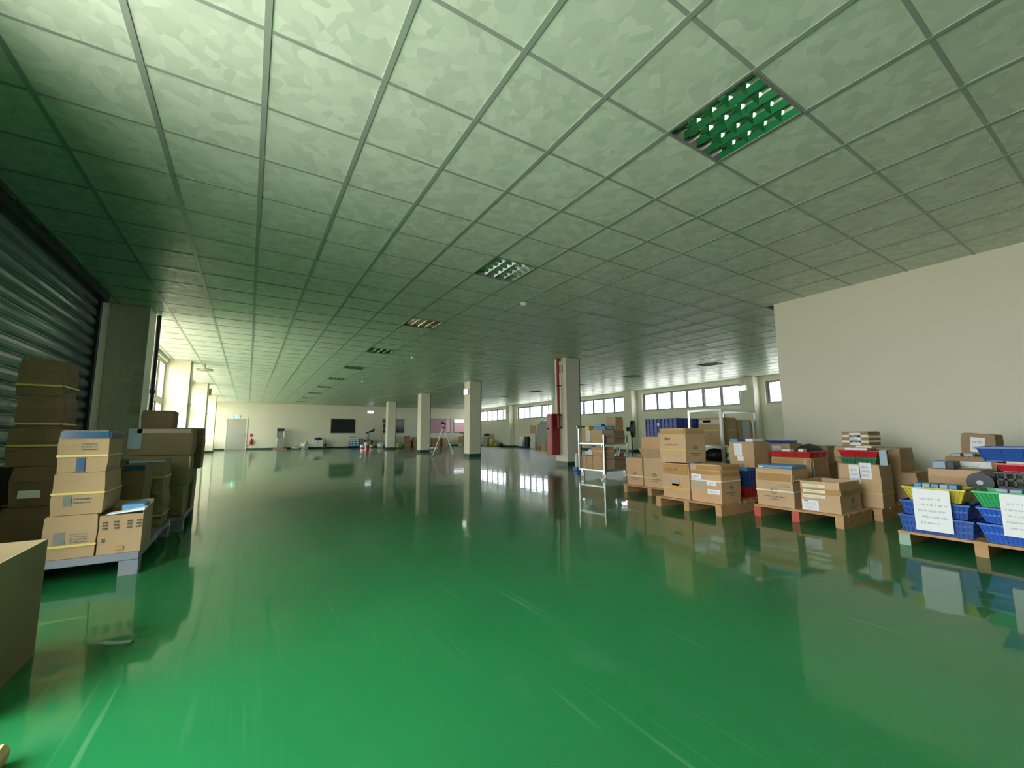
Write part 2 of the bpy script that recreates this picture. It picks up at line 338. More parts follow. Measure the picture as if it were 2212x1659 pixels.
def window(n, y0, y1, z0, z1, x, side, panes, rails, fm, gm=None):
    """frame in plane x; side +1 = room lies towards +x"""
    w = struct(bpy.data.objects.new('window_%d' % n, None)); C.objects.link(w); w.location = (x, (y0+y1)/2, z0); w.empty_display_size = .1
    L_ = y1-y0; h = z1-z0; d = 0.035
    fr = MB().box(-d, d, -L_/2, L_/2, 0, .045).box(-d, d, -L_/2, L_/2, h-.045, h).box(-d, d, -L_/2, -L_/2+.05, .045, h-.045).box(-d, d, L_/2-.05, L_/2, .045, h-.045)
    for rz in rails: fr.box(-d, d, -L_/2+.05, L_/2-.05, rz-.06, rz+.06)
    fr.build('frame', fm, w)
    zs = [.045]+[q for r in rails for q in (r-.06, r+.06)]+[h-.045]
    iw = (L_-.1)/panes; sw = .07
    for p in range(2, panes, 2): MB().box(-d, d, -L_/2+.05+p*iw-.045, -L_/2+.05+p*iw+.045, .045, h-.045).build('mullion', fm, w)
    for a in range(0, len(zs), 2):
        for p in range(panes):
            ya = -L_/2+.05+p*iw; yb = ya+iw; sx = 0.012 if p % 2 else -0.012
            s = MB()
            for q in ((ya, ya+sw, zs[a], zs[a+1]), (yb-sw, yb, zs[a], zs[a+1]), (ya+sw, yb-sw, zs[a], zs[a]+.03), (ya+sw, yb-sw, zs[a+1]-.03, zs[a+1])): s.box(sx-.012, sx+.012, *q)
            sa = s.build('sash', fm, w)
            MB().box(sx-.003, sx+.003, ya+sw, yb-sw, zs[a]+.03, zs[a+1]-.03).build('pane', gm or M_GLASS, sa)
    return w
for y0, y1 in BAYS:
    wn += 1; window(wn, y0, y1, SILL, WTOP, XL-0.09, 1, 6, [1.32], M_CREAMFR, M_LGLASS); portal(XL-0.22, y0, y1, SILL, WTOP, 1)
portal(XL-0.22, -2.7, 0.3, 0.0, 2.75, 1)
# roller shutter: slats in side guides
sh = thing('roller_shutter', 'dark grey roller shutter with ribbed horizontal slats on the left wall', 'shutter', (XL-0.05, 3.35, 0))
prof = [(-0.004, 0.0), (0.012, 0.01), (0.030, 0.035), (0.036, 0.07), (0.030, 0.105), (0.012, 0.13), (-0.004, 0.142), (-0.004, 0.15)]
sm = MB()
for i in range(len(prof)-1):
    (xa, za), (xb, zb) = prof[i], prof[i+1]
    sm.quad((xa, 2.58, za), (xa, -2.58, za), (xb, -2.58, zb), (xb, 2.58, zb))
sm.quad((-.02, -2.58, 0), (-.02, 2.58, 0), (-.02, 2.58, .15), (-.02, -2.58, .15))
sm = sm.mesh('slat', M_SHUT)
for p in sm.polygons: p.use_smooth = True
for i in range(19): inst(sm, 'slat', sh, (0, 0, 0.0+i*0.15))
for y in (-2.58, 2.58): MB().box(-0.03, 0.06, y-.05, y+.05, 0, 2.84).build('side_guide', M_DARK, sh)
MB().box(-0.05, 0.12, -2.64, 2.64, 2.80, 2.90).build('head_box', M_BLACK, sh)
# far wall with windows and door
wf = MB(); FW = [(5.36, 6.99, 1.0, 2.0), (8.82, 10.46, 1.0, 2.04), (12.5, 14.2, 1.06, 2.1), (14.46, 16.0, 1.06, 2.1)]
xs = [XL-0.2]
prev = XL-0.2
for x0, x1, z0, z1 in FW:
    wf.box(prev, x0, YF, YF+.2, 0, H+.3); wf.box(x0, x1, YF, YF+.2, 0, z0); wf.box(x0, x1, YF, YF+.2, z1, H+.3); wf.box(x0, x1, YF+.12, YF+.2, z0, z1); prev = x1
wf.box(prev, XR+.2, YF, YF+.2, 0, H+.3)
struct(wf.build('wall_far', M_WALL))
struct(MB().box(0.58, XR, YF-.012, YF, 0, .1).box(XL, -.52, YF-.012, YF, 0, .1).build('baseboard_far', M_SKIRT))
for i, (x0, x1, z0, z1) in enumerate(FW):
    wn += 1; w = struct(bpy.data.objects.new('window_%d' % wn, None)); C.objects.link(w); w.location = ((x0+x1)/2, YF, z0)
    L_ = x1-x0; h = z1-z0
    MB().box(-L_/2-.03, L_/2+.03, -.02, .05, -.03, .03).box(-L_/2-.03, L_/2+.03, -.02, .05, h-.03, h+.03).box(-L_/2-.03, -L_/2+.03, -.02, .05, .03, h-.03).box(L_/2-.03, L_/2+.03, -.02, .05, .03, h-.03).build('frame', M_CREAMFR if i < 2 else M_FRAME, w)
    if i < 2:
        for s in (-1, 1): MB().box(min(0, s*(L_/2-.03)), max(0, s*(L_/2-.03)), .03+.01*s, .04+.01*s, .03, h-.03).build('pane', M_DGLASS, w)
    elif i == 2:
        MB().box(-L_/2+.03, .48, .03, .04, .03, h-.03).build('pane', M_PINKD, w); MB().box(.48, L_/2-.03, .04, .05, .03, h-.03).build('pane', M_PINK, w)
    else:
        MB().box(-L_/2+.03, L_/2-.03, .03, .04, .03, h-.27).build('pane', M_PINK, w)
        MB().box(-L_/2+.03, L_/2-.03, .02, .05, h-.27, h-.24).build('transom', M_FRAME, w)
        for p in range(4):
            a = -L_/2+.03+p*(L_-.06)/4; MB().box(a+.03, a+(L_-.06)/4-.03, .03, .04, h-.24, h-.03).build('pane', M_LAMP, w)  # upper panes glow by emission, with no lamp behind
door = struct(bpy.data.objects.new('door_1', None)); C.objects.link(door); door.location = (0.03, YF, 0)
MB().box(-.50, .50, -.035, 0, 0.01, 1.90).build('door_leaf', M_STEEL, door)
MB().box(-.55, -.50, -.05, 0, 0, 1.95).box(.50, .55, -.05, 0, 0, 1.95).box(-.50, .50, -.05, 0, 1.90, 1.95).build('door_frame', M_WALL, door)
hd = MB().box(.38, .44, -.05, -.035, .86, 1.04).build('handle_plate', M_ALU, door); MB().cyl((.41, -.08, .97), (.30, -.08, .97), .011).cyl((.41, -.05, .97), (.41, -.085, .97), .011).build('handle', M_ALU, hd)
# right wall with high window band
wr = MB(); RW = [(1.3, 5.62), (6.5, 11.25), (12.3, 17.0), (17.95, 22.2), (23.45, 28.2)]
RZ0, RZ1 = 1.9, 2.73
wr.box(XR, XR+.2, YP-.3, YF, 0, RZ0); wr.box(XR, XR+.2, YP-.3, YF, RZ1, H+.3)
prev = YP-.3
for y0, y1 in RW: wr.box(XR, XR+.2, prev, y0, RZ0, RZ1); prev = y1
wr.box(XR, XR+.2, prev, YF, RZ0, RZ1)
struct(wr.build('wall_right', M_WALL))
for y0, y1 in RW:
    wn += 1; window(wn, y0, y1, RZ0, RZ1, XR+.09, -1, 6, [], M_FRAME, M_RGLASS); portal(XR+.22, y0, y1, RZ0, RZ1, -1)
struct(MB().box(XR-.012, XR, YP, YF, 0, .1).build('baseboard_right', M_SKIRT))
for i, y in enumerate((5.82, 11.55, 17.25, 22.6)):
    t = thing('pillar', ['cream pillar on the right wall near the partition end', 'cream pillar on the right wall behind the standing fan', 'cream pillar on the right wall hidden behind the red-piped column', 'cream pillar on the right wall between the two farthest window bands'][i], 'pillar', (XR-.2, y+.25, 0))
    MB().box(-.2, .2, -.25, .25, 0, H).build('shaft', M_COL, t, bevel=.02)
    MB().box(-.212, .2, -.262, .262, 0, .11).build('skirting', M_SKIRT, t)
# partition and back walls
struct(MB().box(XP, XP+.14, YB, YP, 0, H+.02).build('wall_partition', M_WALL))
struct(MB().box(XP+.14, XR, YP-.14, YP, 0, H+.3).build('wall_partition_return', M_WALL))  # unseen wall added to stop light leaking past the partition
struct(MB().box(XL-.2, XP+.14, YB-.2, YB, 0, H+.3).build('wall_back', M_WALL))
struct(MB().box(XP-.012, XP, YB, YP, 0, .1).build('baseboard_partition', M_SKIRT))

# free-standing columns
COLS = [6.41, 12.22, 17.62, 23.4]
for i, y in enumerate(COLS):
    t = thing('column', ['square cream column with red fire pipe beside the loaded trolley', 'square cream column with a lit sign behind the white tripod', 'square cream column, third from the red pipe', 'square cream column nearest the far wall'][i], 'column', (8.05, y+.24, 0))
    MB().box(-.24, .24, -.24, .24, 0, H).build('shaft', M_COL, t, bevel=.006)
    MB().box(-.251, .251, -.251, .251, 0, .12).build('skirting', M_SKIRT, t)
    MB().cyl((.26, -.22, .1), (.26, -.22, H), .016, n=8).build('conduit', M_BLACK, t)

# ------------------------------------------------------------------ ceiling fittings
def fixture_proto():
    t = thing('ceiling_light', 'x', 'ceiling light')
    MB().box(-.3, .3, -.3, .3, .09, .095).build('housing', M_WHITE, t)
    fr = MB()
    for q in ((-.3, .3, -.3, -.284), (-.3, .3, .284, .3), (-.3, -.284, -.284, .284), (.284, .3, -.284, .284)): fr.box(*q, -.004, .09)
    fr.build('frame', M_FRAME, t)
    vm = MB()                                   # long V reflector along y
    for (xa, za), (xb, zb) in (((-.057, .078), (-.032, .036)), ((-.032, .036), (0, .002)), ((0, .002), (.032, .036)), ((.032, .036), (.057, .078))):
        vm.quad((xa, -.284, za), (xb, -.284, zb), (xb, .284, zb), (xa, .284, za))
    vm = vm.mesh('reflector', M_MIRROR)
    lm = MB()                                   # short cross louver of one bay
    for (ya, za), (yb, zb) in (((-.03, .07), (-.014, .035)), ((-.014, .035), (0, .004)), ((0, .004), (.014, .035)), ((.014, .035), (.03, .07))):
        lm.quad((-.06, ya, za), (-.06, yb, zb), (.06, yb, zb), (.06, ya, za))
    lm = lm.mesh('louver', M_MIRROR)
    tm = MB().cyl((0, -.28, .06), (0, .28, .06), .013, n=8).mesh('tube', M_WHITE)
    bm_ = MB().box(-.07, .07, -.284, .284, .082, .088).mesh('back_reflector', M_MIRROR)
    for i in range(5): inst(vm, 'reflector', t, (-.284+.142*i, 0, 0))
    for i in range(4):
        x = -.213+.142*i; inst(tm, 'tube', t, (x, 0, 0)); inst(bm_, 'back_reflector', t, (x, 0, 0))
        for j in range(4): inst(lm, 'louver', t, (x, -.17+.1135*j, 0))
    return t
fx = fixture_proto(); first = True
ORD = ['largest and nearest', 'second', 'third', 'fourth', 'fifth', 'sixth', 'seventh', 'eighth', 'ninth', 'tenth', 'eleventh']
vis1 = [c for c in LIGHTS if c[0] == 5 and c[1] >= -2]; vis2 = [c for c in LIGHTS if c[0] == 20]
for lst, nm in ((vis1, 'main ceiling row leading to the far wall'), (vis2, 'right-hand ceiling row by the high windows')):
    for i, (a, b) in enumerate(lst):
        if first: t = fx; first = False
        else: t = copy_tree(fx)
        t.location = (a*.6+.3, b*.6+.3, H)
        t['label'] = 'unlit square louvered ceiling light, ' + (ORD[i]+' of the ' + nm if i else ('large one nearest the camera' if lst is vis1 else 'nearest in the ' + nm))
        t['group'] = 'recessed louvered ceiling lights'
for i, (x, y, n) in enumerate(((4.23, 3.07, 'nearest and largest one'), (4.25, 8.44, 'second from the camera'), (4.22, 14.16, 'third from the camera'), (4.23, 20.08, 'farthest one'), (13.14, 8.37, 'one over the right window aisle'))):
    t = thing('smoke_detector', 'small white round smoke detector on the ceiling, ' + n, 'smoke detector', (x, y, H-.05), 0, 'ceiling smoke detectors')
    MB().lathe([(.055, .03), (.055, .046)], 16).build('base', M_WHITE, t); MB().lathe([(.022, -.008), (.04, 0), (.05, .03)], 16).build('sensor_head', M_WHITE, t, True)

# lit signs
def lit_sign(label, loc, rz, mat, w=.3, h=.14, hang=0.0, pict=False):
    t = thing('lit_sign', label, 'sign', loc, rz)
    MB().box(-w/2-.012, w/2+.012, -.06, 0, -h/2-.012, h/2+.012).build('housing', M_WHITE, t)
    f = MB().box(-w/2, w/2, -.066, -.06, -h/2, h/2).build('lit_panel', mat, t)
    if pict:
        p = MB().box(-w*.12, w*.12, -.069, -.066, -h*.4, h*.4); p.build('pictogram', M_LAMP, f)
    if hang:
        for s in (-1, 1): MB().cyl((s*w*.35, -.03, h/2), (s*w*.35, -.03, h/2+hang), .006, n=6).build('hanger', M_ALU, t)
lit_sign('small green lit exit sign above the grey door', (-.03, YF, 2.04), 0, M_EXIT, .36, .15, pict=True)
lit_sign('white lit sign on the far wall right of the dark window', (7.96, YF-.01, 2.5), 0, M_LAMP, .4, .17)
lit_sign('white lit sign on the left face of the second column', (7.80, 12.45, 2.5), math.pi*1.5, M_LAMP, .3, .2)
lit_sign('white lit sign hanging beside the right wall pillar near the partition', (15.9, 6.1, 2.48), math.pi*1.5-.5, M_LAMP, .36, .16, hang=.34)
lit_sign('white lit sign at the far end of the right window wall', (15.9, 22.9, 2.5), math.pi*1.5-.4, M_LAMP, .4, .17, hang=.32)
lit_sign('green lit exit sign high at the far right corner', (15.6, 26.4, 2.5), -.3, M_EXIT, .4, .17, hang=.32)

# fire pipe and hydrant cabinet at the first column
t = thing('fire_pipe', 'tall red fire pipe running down the first column', 'pipe', (7.71, 6.63, 0))
MB().cyl((0, 0, 1.0), (0, 0, 2.90), .038).cyl((0, 0, 2.86), (.12, 0, 2.86), .03).cyl((0, 0, 1.02), (.10, 0, 1.02), .03).build('riser', M_REDP, t, True)
for z in (1.35, 2.15): MB().cyl((0, 0, z-.02), (0, 0, z+.02), .05).box(0, .11, -.015, .015, z-.015, z+.015).build('bracket', M_BLACK, t)
t = thing('fire_cabinet', 'red fire hose cabinet on the left face of the first column', 'fire cabinet', (7.68, 6.83, .29), 0)
MB().box(-.13, .125, -.12, .12, 0, 1.10).build('body', M_REDP, t, bevel=.006); MB().box(-.142, -.13, -.105, .105, .03, 1.07).build('door', M_REDP, t, bevel=.004)
MB().cyl((-.142, .05, .70), (-.165, .05, .70), .022).build('knob', M_BLACK, t)
t = thing('speaker_box', 'small cream speaker box high on the first column', 'speaker', (7.81, 6.62, 2.62))
MB().box(-.04, 0, -.09, .09, -.11, .11).build('case', M_COL, t, bevel=.005); MB().box(-.045, -.04, -.07, .07, -.09, .09).build('grille', M_WHITE, t)
# pipes by the left pillars
tag(MB().cyl((-.79, 6.96, 0), (-.79, 6.96, H), .032).cyl((-.79, 6.96, 1.55), (-.79, 6.96, 1.62), .045).build('drain_pipe', M_BLACK, None, True), 'black vertical pipe on the shaded left pillar', 'pipe')
for i, y in enumerate((12.32, 18.1)):
    t = thing('conduit_pipe', ['thin cream conduit on the first sunlit pillar', 'thin cream conduit on the second sunlit pillar'][i], 'pipe', (-.80, y, 0), 0)
    MB().cyl((.005, 0, .12), (.005, 0, H), .02, n=8).build('tube', M_COL, t); MB().cyl((0, .12, .12), (0, .12, H), .014, n=8).build('tube', M_COL, t)
    for z in (.9, 1.7): MB().box(-.018, .03, -.03, .15, z-.02, z+.02).build('clamp', M_CREAMFR, t)
t = thing('wall_fan', 'grey disc fan on the ceiling edge by the first sunlit pillar', 'fan', (-.52, 12.45, 2.72))
MB().lathe([(.05, -.03), (.19, -.02), (.2, 0), (.19, .03), (.05, .05)], 20).build('disc_head', M_CREAMFR, t, True); MB().cyl((0, 0, .04), (0, 0, .19), .018).build('stem', M_CREAMFR, t)
t = thing('wall_speaker', 'small grey box speaker on the second sunlit pillar', 'speaker', (-.76, 18.3, 2.6))
MB().box(-.06, .06, -.07, .07, -.13, .13).build('case', M_CREAMFR, t, bevel=.006); MB().box(-.05, .05, -.075, -.07, -.11, .11).build('grille', M_FRAME, t)

# ------------------------------------------------------------------ cartons
def fp(face, lx, ly, u, z, off):
    """point on a carton face: u 0..1 from left to right as seen from outside, z height, off outwards"""
    if face == 'W': return (-lx/2-off, ly/2-u*ly, z)
    if face == 'E': return (lx/2+off, -ly/2+u*ly, z)
    if face == 'S': return (-lx/2+u*lx, -ly/2-off, z)
    return (lx/2-u*lx, ly/2+off, z)
def patch(mb, face, lx, ly, u0, u1, z0, z1, off=.0015, skew=0.0):
    a, b = fp(face, lx, ly, u0, z0, 0), fp(face, lx, ly, u1, z0, 0)
    q = [fp(face, lx, ly, u0, z0, off), fp(face, lx, ly, u1, z0+skew, off), fp(face, lx, ly, u1, z1+skew, off), fp(face, lx, ly, u0, z1, off)]
    p = [fp(face, lx, ly, u0, z0, -.0005), fp(face, lx, ly, u1, z0+skew, -.0005), fp(face, lx, ly, u1, z1+skew, -.0005), fp(face, lx, ly, u0, z1, -.0005)]
    mb.hexa(p, q); return mb
def scribble(mb, face, lx, ly, u0, u1, z0, z1, rows, off=.002, dens=14, hand=True):
    """illegible lines of marks"""
    rh = (z1-z0)/rows
    for r in range(rows):
        zc = z1-(r+.5)*rh; u = u0+random.uniform(0, .05)*(u1-u0); ue = u1-random.uniform(0, .3 if hand else .08)*(u1-u0); du = (u1-u0)/dens
        while u < ue:
            w = du*random.uniform(.3, .8); hh = rh*random.uniform(.12, .3)
            zz = zc+(random.uniform(-.1, .1)*rh if hand else 0)
            patch(mb, face, lx, ly, u, min(u+w, ue), zz-hh, zz+hh, off)
            u += w+du*random.choice((.12, .15, .2, .7))
    return mb
def logo(mb, face, lx, ly, u, z, s, text=True):
    L_ = ly if face in 'WE' else lx
    c = fp(face, lx, ly, u, z, .0012); mb.ring(c, s*.78, s, 'x' if face in 'WE' else 'y', 20, .0016)
    patch(mb, face, lx, ly, u-s*1.25/L_, u+s*1.25/L_, z-s*.22, z+s*.30, .0024)
    if text:
        scribble(mb, face, lx, ly, u-s*3.2/L_, u+s*3.2/L_, z-s*2.3, z-s*1.5, 1, .0016, 16, False)
        scribble(mb, face, lx, ly, u-s*1.5/L_, u+s*1.5/L_, z-s*3.0, z-s*2.5, 1, .0016, 10, False)
def carton(label, x0, x1, y0, y1, z0, z1, k=0, rz=0.0, strap=None, sz=.45, tape='W', logos='', extra=(), group=None, name='carton', top=True, jit=.004, tapew=.17, open_=None):
    lx, ly, h = x1-x0, y1-y0, z1-z0
    t = thing(name, label, 'box', ((x0+x1)/2, (y0+y1)/2, z0), rz, group)
    m = K[k] if isinstance(k, int) else k
    j = lambda: random.uniform(-jit, jit)
    if open_ is None:
        b = MB(); n = 3
        levels = []
        for i in range(n+1):
            f = i/n; bul = math.sin(f*math.pi)*.006
            levels.append([(-lx/2-bul+j()*bool(i), -ly/2-bul+j()*bool(i), f*h), (lx/2+bul+j()*bool(i), -ly/2-bul+j()*bool(i), f*h), (lx/2+bul+j()*bool(i), ly/2+bul+j()*bool(i), f*h), (-lx/2-bul+j()*bool(i), ly/2+bul+j()*bool(i), f*h)])
        for lv in levels: b.v += lv
        b.f.append((3, 2, 1, 0)); b.f.append(tuple(4*n+q for q in range(4)))
        for i in range(n):
            for q in range(4): b.f.append((4*i+q, 4*i+(q+1) % 4, 4*(i+1)+(q+1) % 4, 4*(i+1)+q))
        b.build('body', m, t)
        if top:
            for s in (-1, 1): MB().box(-lx/2+.003, lx/2-.003, min(s*.003, s*(ly/2-.003)), max(s*.003, s*(ly/2-.003)), h+.0, h+.005).build('flap', m, t)
            MB().box(-lx/2+.002, lx/2-.002, -.03, .03, h+.005, h+.0065).build('top_tape', M_TAPE, t)
    else:
        w = .006
        b = MB().box(-lx/2, lx/2, -ly/2, ly/2, 0, w)
        b.box(-lx/2, -lx/2+w, -ly/2, ly/2, w, h).box(lx/2-w, lx/2, -ly/2, ly/2, w, h).box(-lx/2+w, lx/2-w, -ly/2, -ly/2+w, w, h).box(-lx/2+w, lx/2-w, ly/2-w, ly/2, w, h)
        b.build('body', m, t)
        for face, ang, ln in open_:            # ang: 0 = standing straight up, 90 = flat outwards
            a = math.radians(ang); dz, do = math.cos(a)*ln, math.sin(a)*ln; f = MB()
            p = [fp(face, lx, ly, .01, h, 0), fp(face, lx, ly, .99, h, 0)]; q = [fp(face, lx, ly, .99, h+dz, do), fp(face, lx, ly, .01, h+dz, do)]
            nx = Vector(fp(face, 0, 0, .5, 0, 1)); e = nx*math.cos(a)*.004-Vector((0, 0, 1))*math.sin(a)*.004
            low = [Vector(v) for v in (p[0], p[1], q[0], q[1])]
            f.hexa(low, [v-e for v in low]); f.build('flap', m, t)
    for sh_, sc_ in ((strap, sz),):
        if sh_:
            zz = sc_*h; w = .012; o_ = .010
            r = MB()
            r.box(-lx/2-o_, -lx/2-o_+.003, -ly/2-o_, ly/2+o_, zz-w/2, zz+w/2).box(lx/2+o_-.003, lx/2+o_, -ly/2-o_, ly/2+o_, zz-w/2, zz+w/2)
            r.box(-lx/2-o_, lx/2+o_, -ly/2-o_, -ly/2-o_+.003, zz-w/2, zz+w/2).box(-lx/2-o_, lx/2+o_, ly/2+o_-.003, ly/2+o_, zz-w/2, zz+w/2)
            r.build('strap', M_YST if sh_ == 'y' else M_WST, t)
    for f in tape or '':
        patch(MB(), f, lx, ly, .03, .97, h*(1-tapew)-.002, h-.004, .0075).build('tape', M_TAPE, t)
    for f in logos:
        lg = MB(); logo(lg, f, lx, ly, .5, h*.42, min(.03, h*.11)); o = lg.build('print', M_LOGO, t); o.location = fp(f, 0, 0, .5, 0, .007)
    for nm, mt, f, u0, u1, a0, a1, rows in extra:
        p = patch(MB(), f, lx, ly, u0, u1, a0*h, a1*h, .009).build(nm, mt, t)
        if rows:
            q = scribble(MB(), f, lx, ly, u0+(u1-u0)*.12, u0+(u1-u0)*.9, (a0+(a1-a0)*.12)*h, (a0+(a1-a0)*.85)*h, rows, .0105)
            q.build('writing', M_INK, p)
    return t
def writing(t, face, lx, ly, h, u0, u1, a0, a1, rows, mat, hand=True, dens=12):
    o = scribble(MB(), face, lx, ly, u0, u1, a0*h, a1*h, rows, .0085, dens, hand).build('writing', mat, t); return o

def pallet(label, x0, x1, y0, y1, h=.115, ends=None, boards=6, n=3, wood=None):
    t = thing('pallet', label, 'pallet', ((x0+x1)/2, (y0+y1)/2, 0)); lx, ly = x1-x0, y1-y0; bt = .018; wood = wood or M_WOOD
    bw = lx/boards*.82
    bm_ = MB().box(-bw/2, bw/2, -ly/2, ly/2, 0, bt).mesh('deck_board', wood)
    for i in range(boards): inst(bm_, 'deck_board', t, (-lx/2+bw/2+i*(lx-bw)/(boards-1), random.uniform(-.003, .003), h-bt))
    sm_ = MB().box(-lx/2+.004, lx/2-.004, -.032, .032, 0, h-bt).mesh('stringer', wood)
    for i in range(n):
        y = -ly/2+.034+i*(ly-.068)/(n-1); s = inst(sm_, 'stringer', t, (0, y, 0))
        if ends and i in ends: MB().box(-lx/2-.0005, -lx/2+.0045, -.0325, .0325, 0, h-bt-.001).build('painted_end', ends[i], s)
    return t
PZ = .1155
pallet('wooden pallet under the open flapped carton, beside the trolley', 5.27, 5.92, 1.16, 2.08)
pallet('wooden pallet under the three stacked taped cartons', 4.69, 5.33, .24, 1.04)
pallet('wooden pallet with red ends under the open carton', 5.03, 5.66, -.66, .10, ends={1: M_WOODR, 2: M_WOODR})
pallet('wooden pallet behind the three taped cartons', 5.38, 6.02, .315, 1.04)
pallet('weathered pallet behind the open carton, under the basket stack', 5.70, 6.34, -.72, .30)
pallet('wooden pallet against the partition behind the red tray', 6.36, 7.0, .05, .95)
pallet('wooden pallet by the partition under strapped cartons', 6.38, 7.05, -.84, -.03)
pallet('wooden pallet with a green end under the blue baskets', 4.81, 5.68, -1.92, -1.08, h=.10, ends={2: M_WOODG})
pallet('wooden pallet by the partition behind the yellow basket', 5.72, 6.7, -1.80, -1.02)
#__PART3__
# --- cartons on the pallet beside the trolley
carton('kraft carton with white strap, left one of the pallet by the trolley', 5.32, 5.60, 1.765, 2.04, PZ, .49, 3, strap='w', sz=.33, tape='', logos='W')
carton('open kraft carton with raised flaps and yellow strap beside the stacked cartons', 5.31, 5.60, 1.37, 1.73, PZ, .50, 0, strap='y', sz=.30, tape='', logos='W', jit=0, open_=[('W', 38, .17), ('E', 5, .345), ('S', 14, .29), ('N', 75, .15)])
carton('kraft carton with a large white label behind the open flaps', 5.645, 5.89, 1.75, 2.04, PZ, .78, 3, tape='', extra=[('paper_label', M_PAPER, 'W', .1, .98, .52, .76, 2)])
# --- three taped cartons
t = carton('orange-brown carton with torn white label, lower left of the three', 4.73, 5.03, .615, .95, PZ, .49, 3, strap='y', sz=.28, tape='W', tapew=.30, extra=[('torn_label', M_CLEAR, 'W', .22, .64, .36, .62, 0), ('orange_label', pmat('orange_label', (.75, .36, .05), .6), 'W', .36, .68, .30, .42, 0)])
writing(t, 'W', .30, .34, .375, .15, .6, .74, .92, 1, M_REDINK)
t = carton('orange-brown carton with white strap and clear tape, lower right of the three', 4.73, 5.06, .25, .585, PZ, .50, 3, strap='w', sz=.58, tape='WS', tapew=.13, extra=[('paper_label', M_PAPER, 'W', .02, .36, .61, .74, 1), ('clear_tape', M_CLEAR, 'W', .02, .5, .36, .56, 0), ('paper_label', M_PAPER, 'W', .54, .84, .46, .58, 1), ('paper_label', M_PAPER, 'W', .56, .96, .24, .36, 1), ('brown_tape', M_TAPE, 'W', .02, .98, .74, .84, 0), ('brown_tape', M_TAPE, 'S', .02, .98, .70, .80, 0), ('clear_tape', M_CLEAR, 'W', .0, .2, .86, .985, 0)], logos='S')
writing(t, 'S', .33, .335, .385, .2, .6, .71, .79, 1, M_INKD)
t = carton('tall kraft carton with yellow strap on top of the three', 4.74, 5.08, .64, .98, .507, .88, 0, strap='y', sz=.37, tape='WS', tapew=.15, logos='S', rz=-.02)
writing(t, 'W', .34, .34, .373, .2, .48, .62, .78, 1, M_REDINK); writing(t, 'W', .34, .34, .373, .2, .85, .47, .57, 1, M_REDINK, dens=9)
tag(MB().box(4.80, 4.88, .60, .68, .4965, .5065).build('blue_card', M_LBLUE), 'blue card sticking out under the top carton', 'card')
# --- behind them: crates and papered cartons
def crate(label, x0, x1, y0, y1, z0, z1, mat, ribs=7, rows=2, taper=.0, name='plastic_crate', cat='crate', group=None, lattice=False, rd=.006):
    t = thing(name, label, cat, ((x0+x1)/2, (y0+y1)/2, z0), 0, group); lx, ly, h = x1-x0, y1-y0, z1-z0; w = .005; tp = taper
    B = [(-lx/2+tp, -ly/2+tp), (lx/2-tp, -ly/2+tp), (lx/2-tp, ly/2-tp), (-lx/2+tp, ly/2-tp)]; T = [(-lx/2, -ly/2), (lx/2, -ly/2), (lx/2, ly/2), (-lx/2, ly/2)]
    b = MB(); b.box(-lx/2+tp, lx/2-tp, -ly/2+tp, ly/2-tp, 0, w)
    def inset(p, d): return (p[0]-math.copysign(d, p[0]), p[1]-math.copysign(d, p[1]))
    for i in range(4):
        j = (i+1) % 4; b0, b1, t0, t1 = B[i], B[j], T[i], T[j]
        if not lattice:
            b.hexa([(*b0, w), (*b1, w), (*inset(b1, w), w), (*inset(b0, w), w)], [(*t0, h), (*t1, h), (*inset(t1, w), h), (*inset(t0, w), h)])
    b.build('shell', mat, t)
    r = MB(); e = .012
    for q in ((-lx/2-e, lx/2+e, -ly/2-e, -ly/2+.004), (-lx/2-e, lx/2+e, ly/2-.004, ly/2+e), (-lx/2-e, -lx/2+.004, -ly/2+.004, ly/2-.004), (lx/2-.004, lx/2+e, -ly/2+.004, ly/2-.004)): r.box(*q, h-.012, h)
    r.build('rim', mat, t)
    rb = MB()
    for s, L_ in (('W', ly), ('E', ly), ('S', lx), ('N', lx)):
        n = max(3, int(ribs*L_/max(lx, ly)))
        for i in range(n+1):
            f = i/n; k0, k1 = -L_/2+tp+f*(L_-2*tp), -L_/2+f*L_; hw = .004 if not lattice else .006
            if s in 'WE':
                sg = -1 if s == 'W' else 1; xb, xt = sg*(lx/2-tp), sg*lx/2
                rb.hexa([(xb, k0-hw, 0), (xb+sg*rd, k0-hw, 0), (xb+sg*rd, k0+hw, 0), (xb, k0+hw, 0)], [(xt, k1-hw, h-.01), (xt+sg*rd, k1-hw, h-.01), (xt+sg*rd, k1+hw, h-.01), (xt, k1+hw, h-.01)])
            else:
                sg = -1 if s == 'S' else 1; yb_, yt = sg*(ly/2-tp), sg*ly/2
                rb.hexa([(k0-hw, yb_, 0), (k0+hw, yb_, 0), (k0+hw, yb_+sg*rd, 0), (k0-hw, yb_+sg*rd, 0)], [(k1-hw, yt, h-.01), (k1+hw, yt, h-.01), (k1+hw, yt+sg*rd, h-.01), (k1-hw, yt+sg*rd, h-.01)])
    for k_ in range(1, rows):
        f = k_/rows; d = tp*(1-f)
        x_, y_ = lx/2-d, ly/2-d
        for qd in ((-x_-rd, x_+rd, -y_-rd, -y_+.001), (-x_-rd, x_+rd, y_-.001, y_+rd), (-x_-rd, -x_+.001, -y_, y_), (x_-.001, x_+rd, -y_, y_)): rb.box(*qd, f*h-.006, f*h+.006)
    o = rb.build('ribs', mat, t); o['kind'] = 'stuff'
    return t
crate('dark red plastic crate on the pallet behind the taped cartons', 5.40, 5.78, .36, .64, PZ, .235, M_RED, 6, 2)
crate('blue plastic crate standing on the dark red one', 5.40, 5.78, .36, .64, .236, .405, M_BLUE, 6, 2)
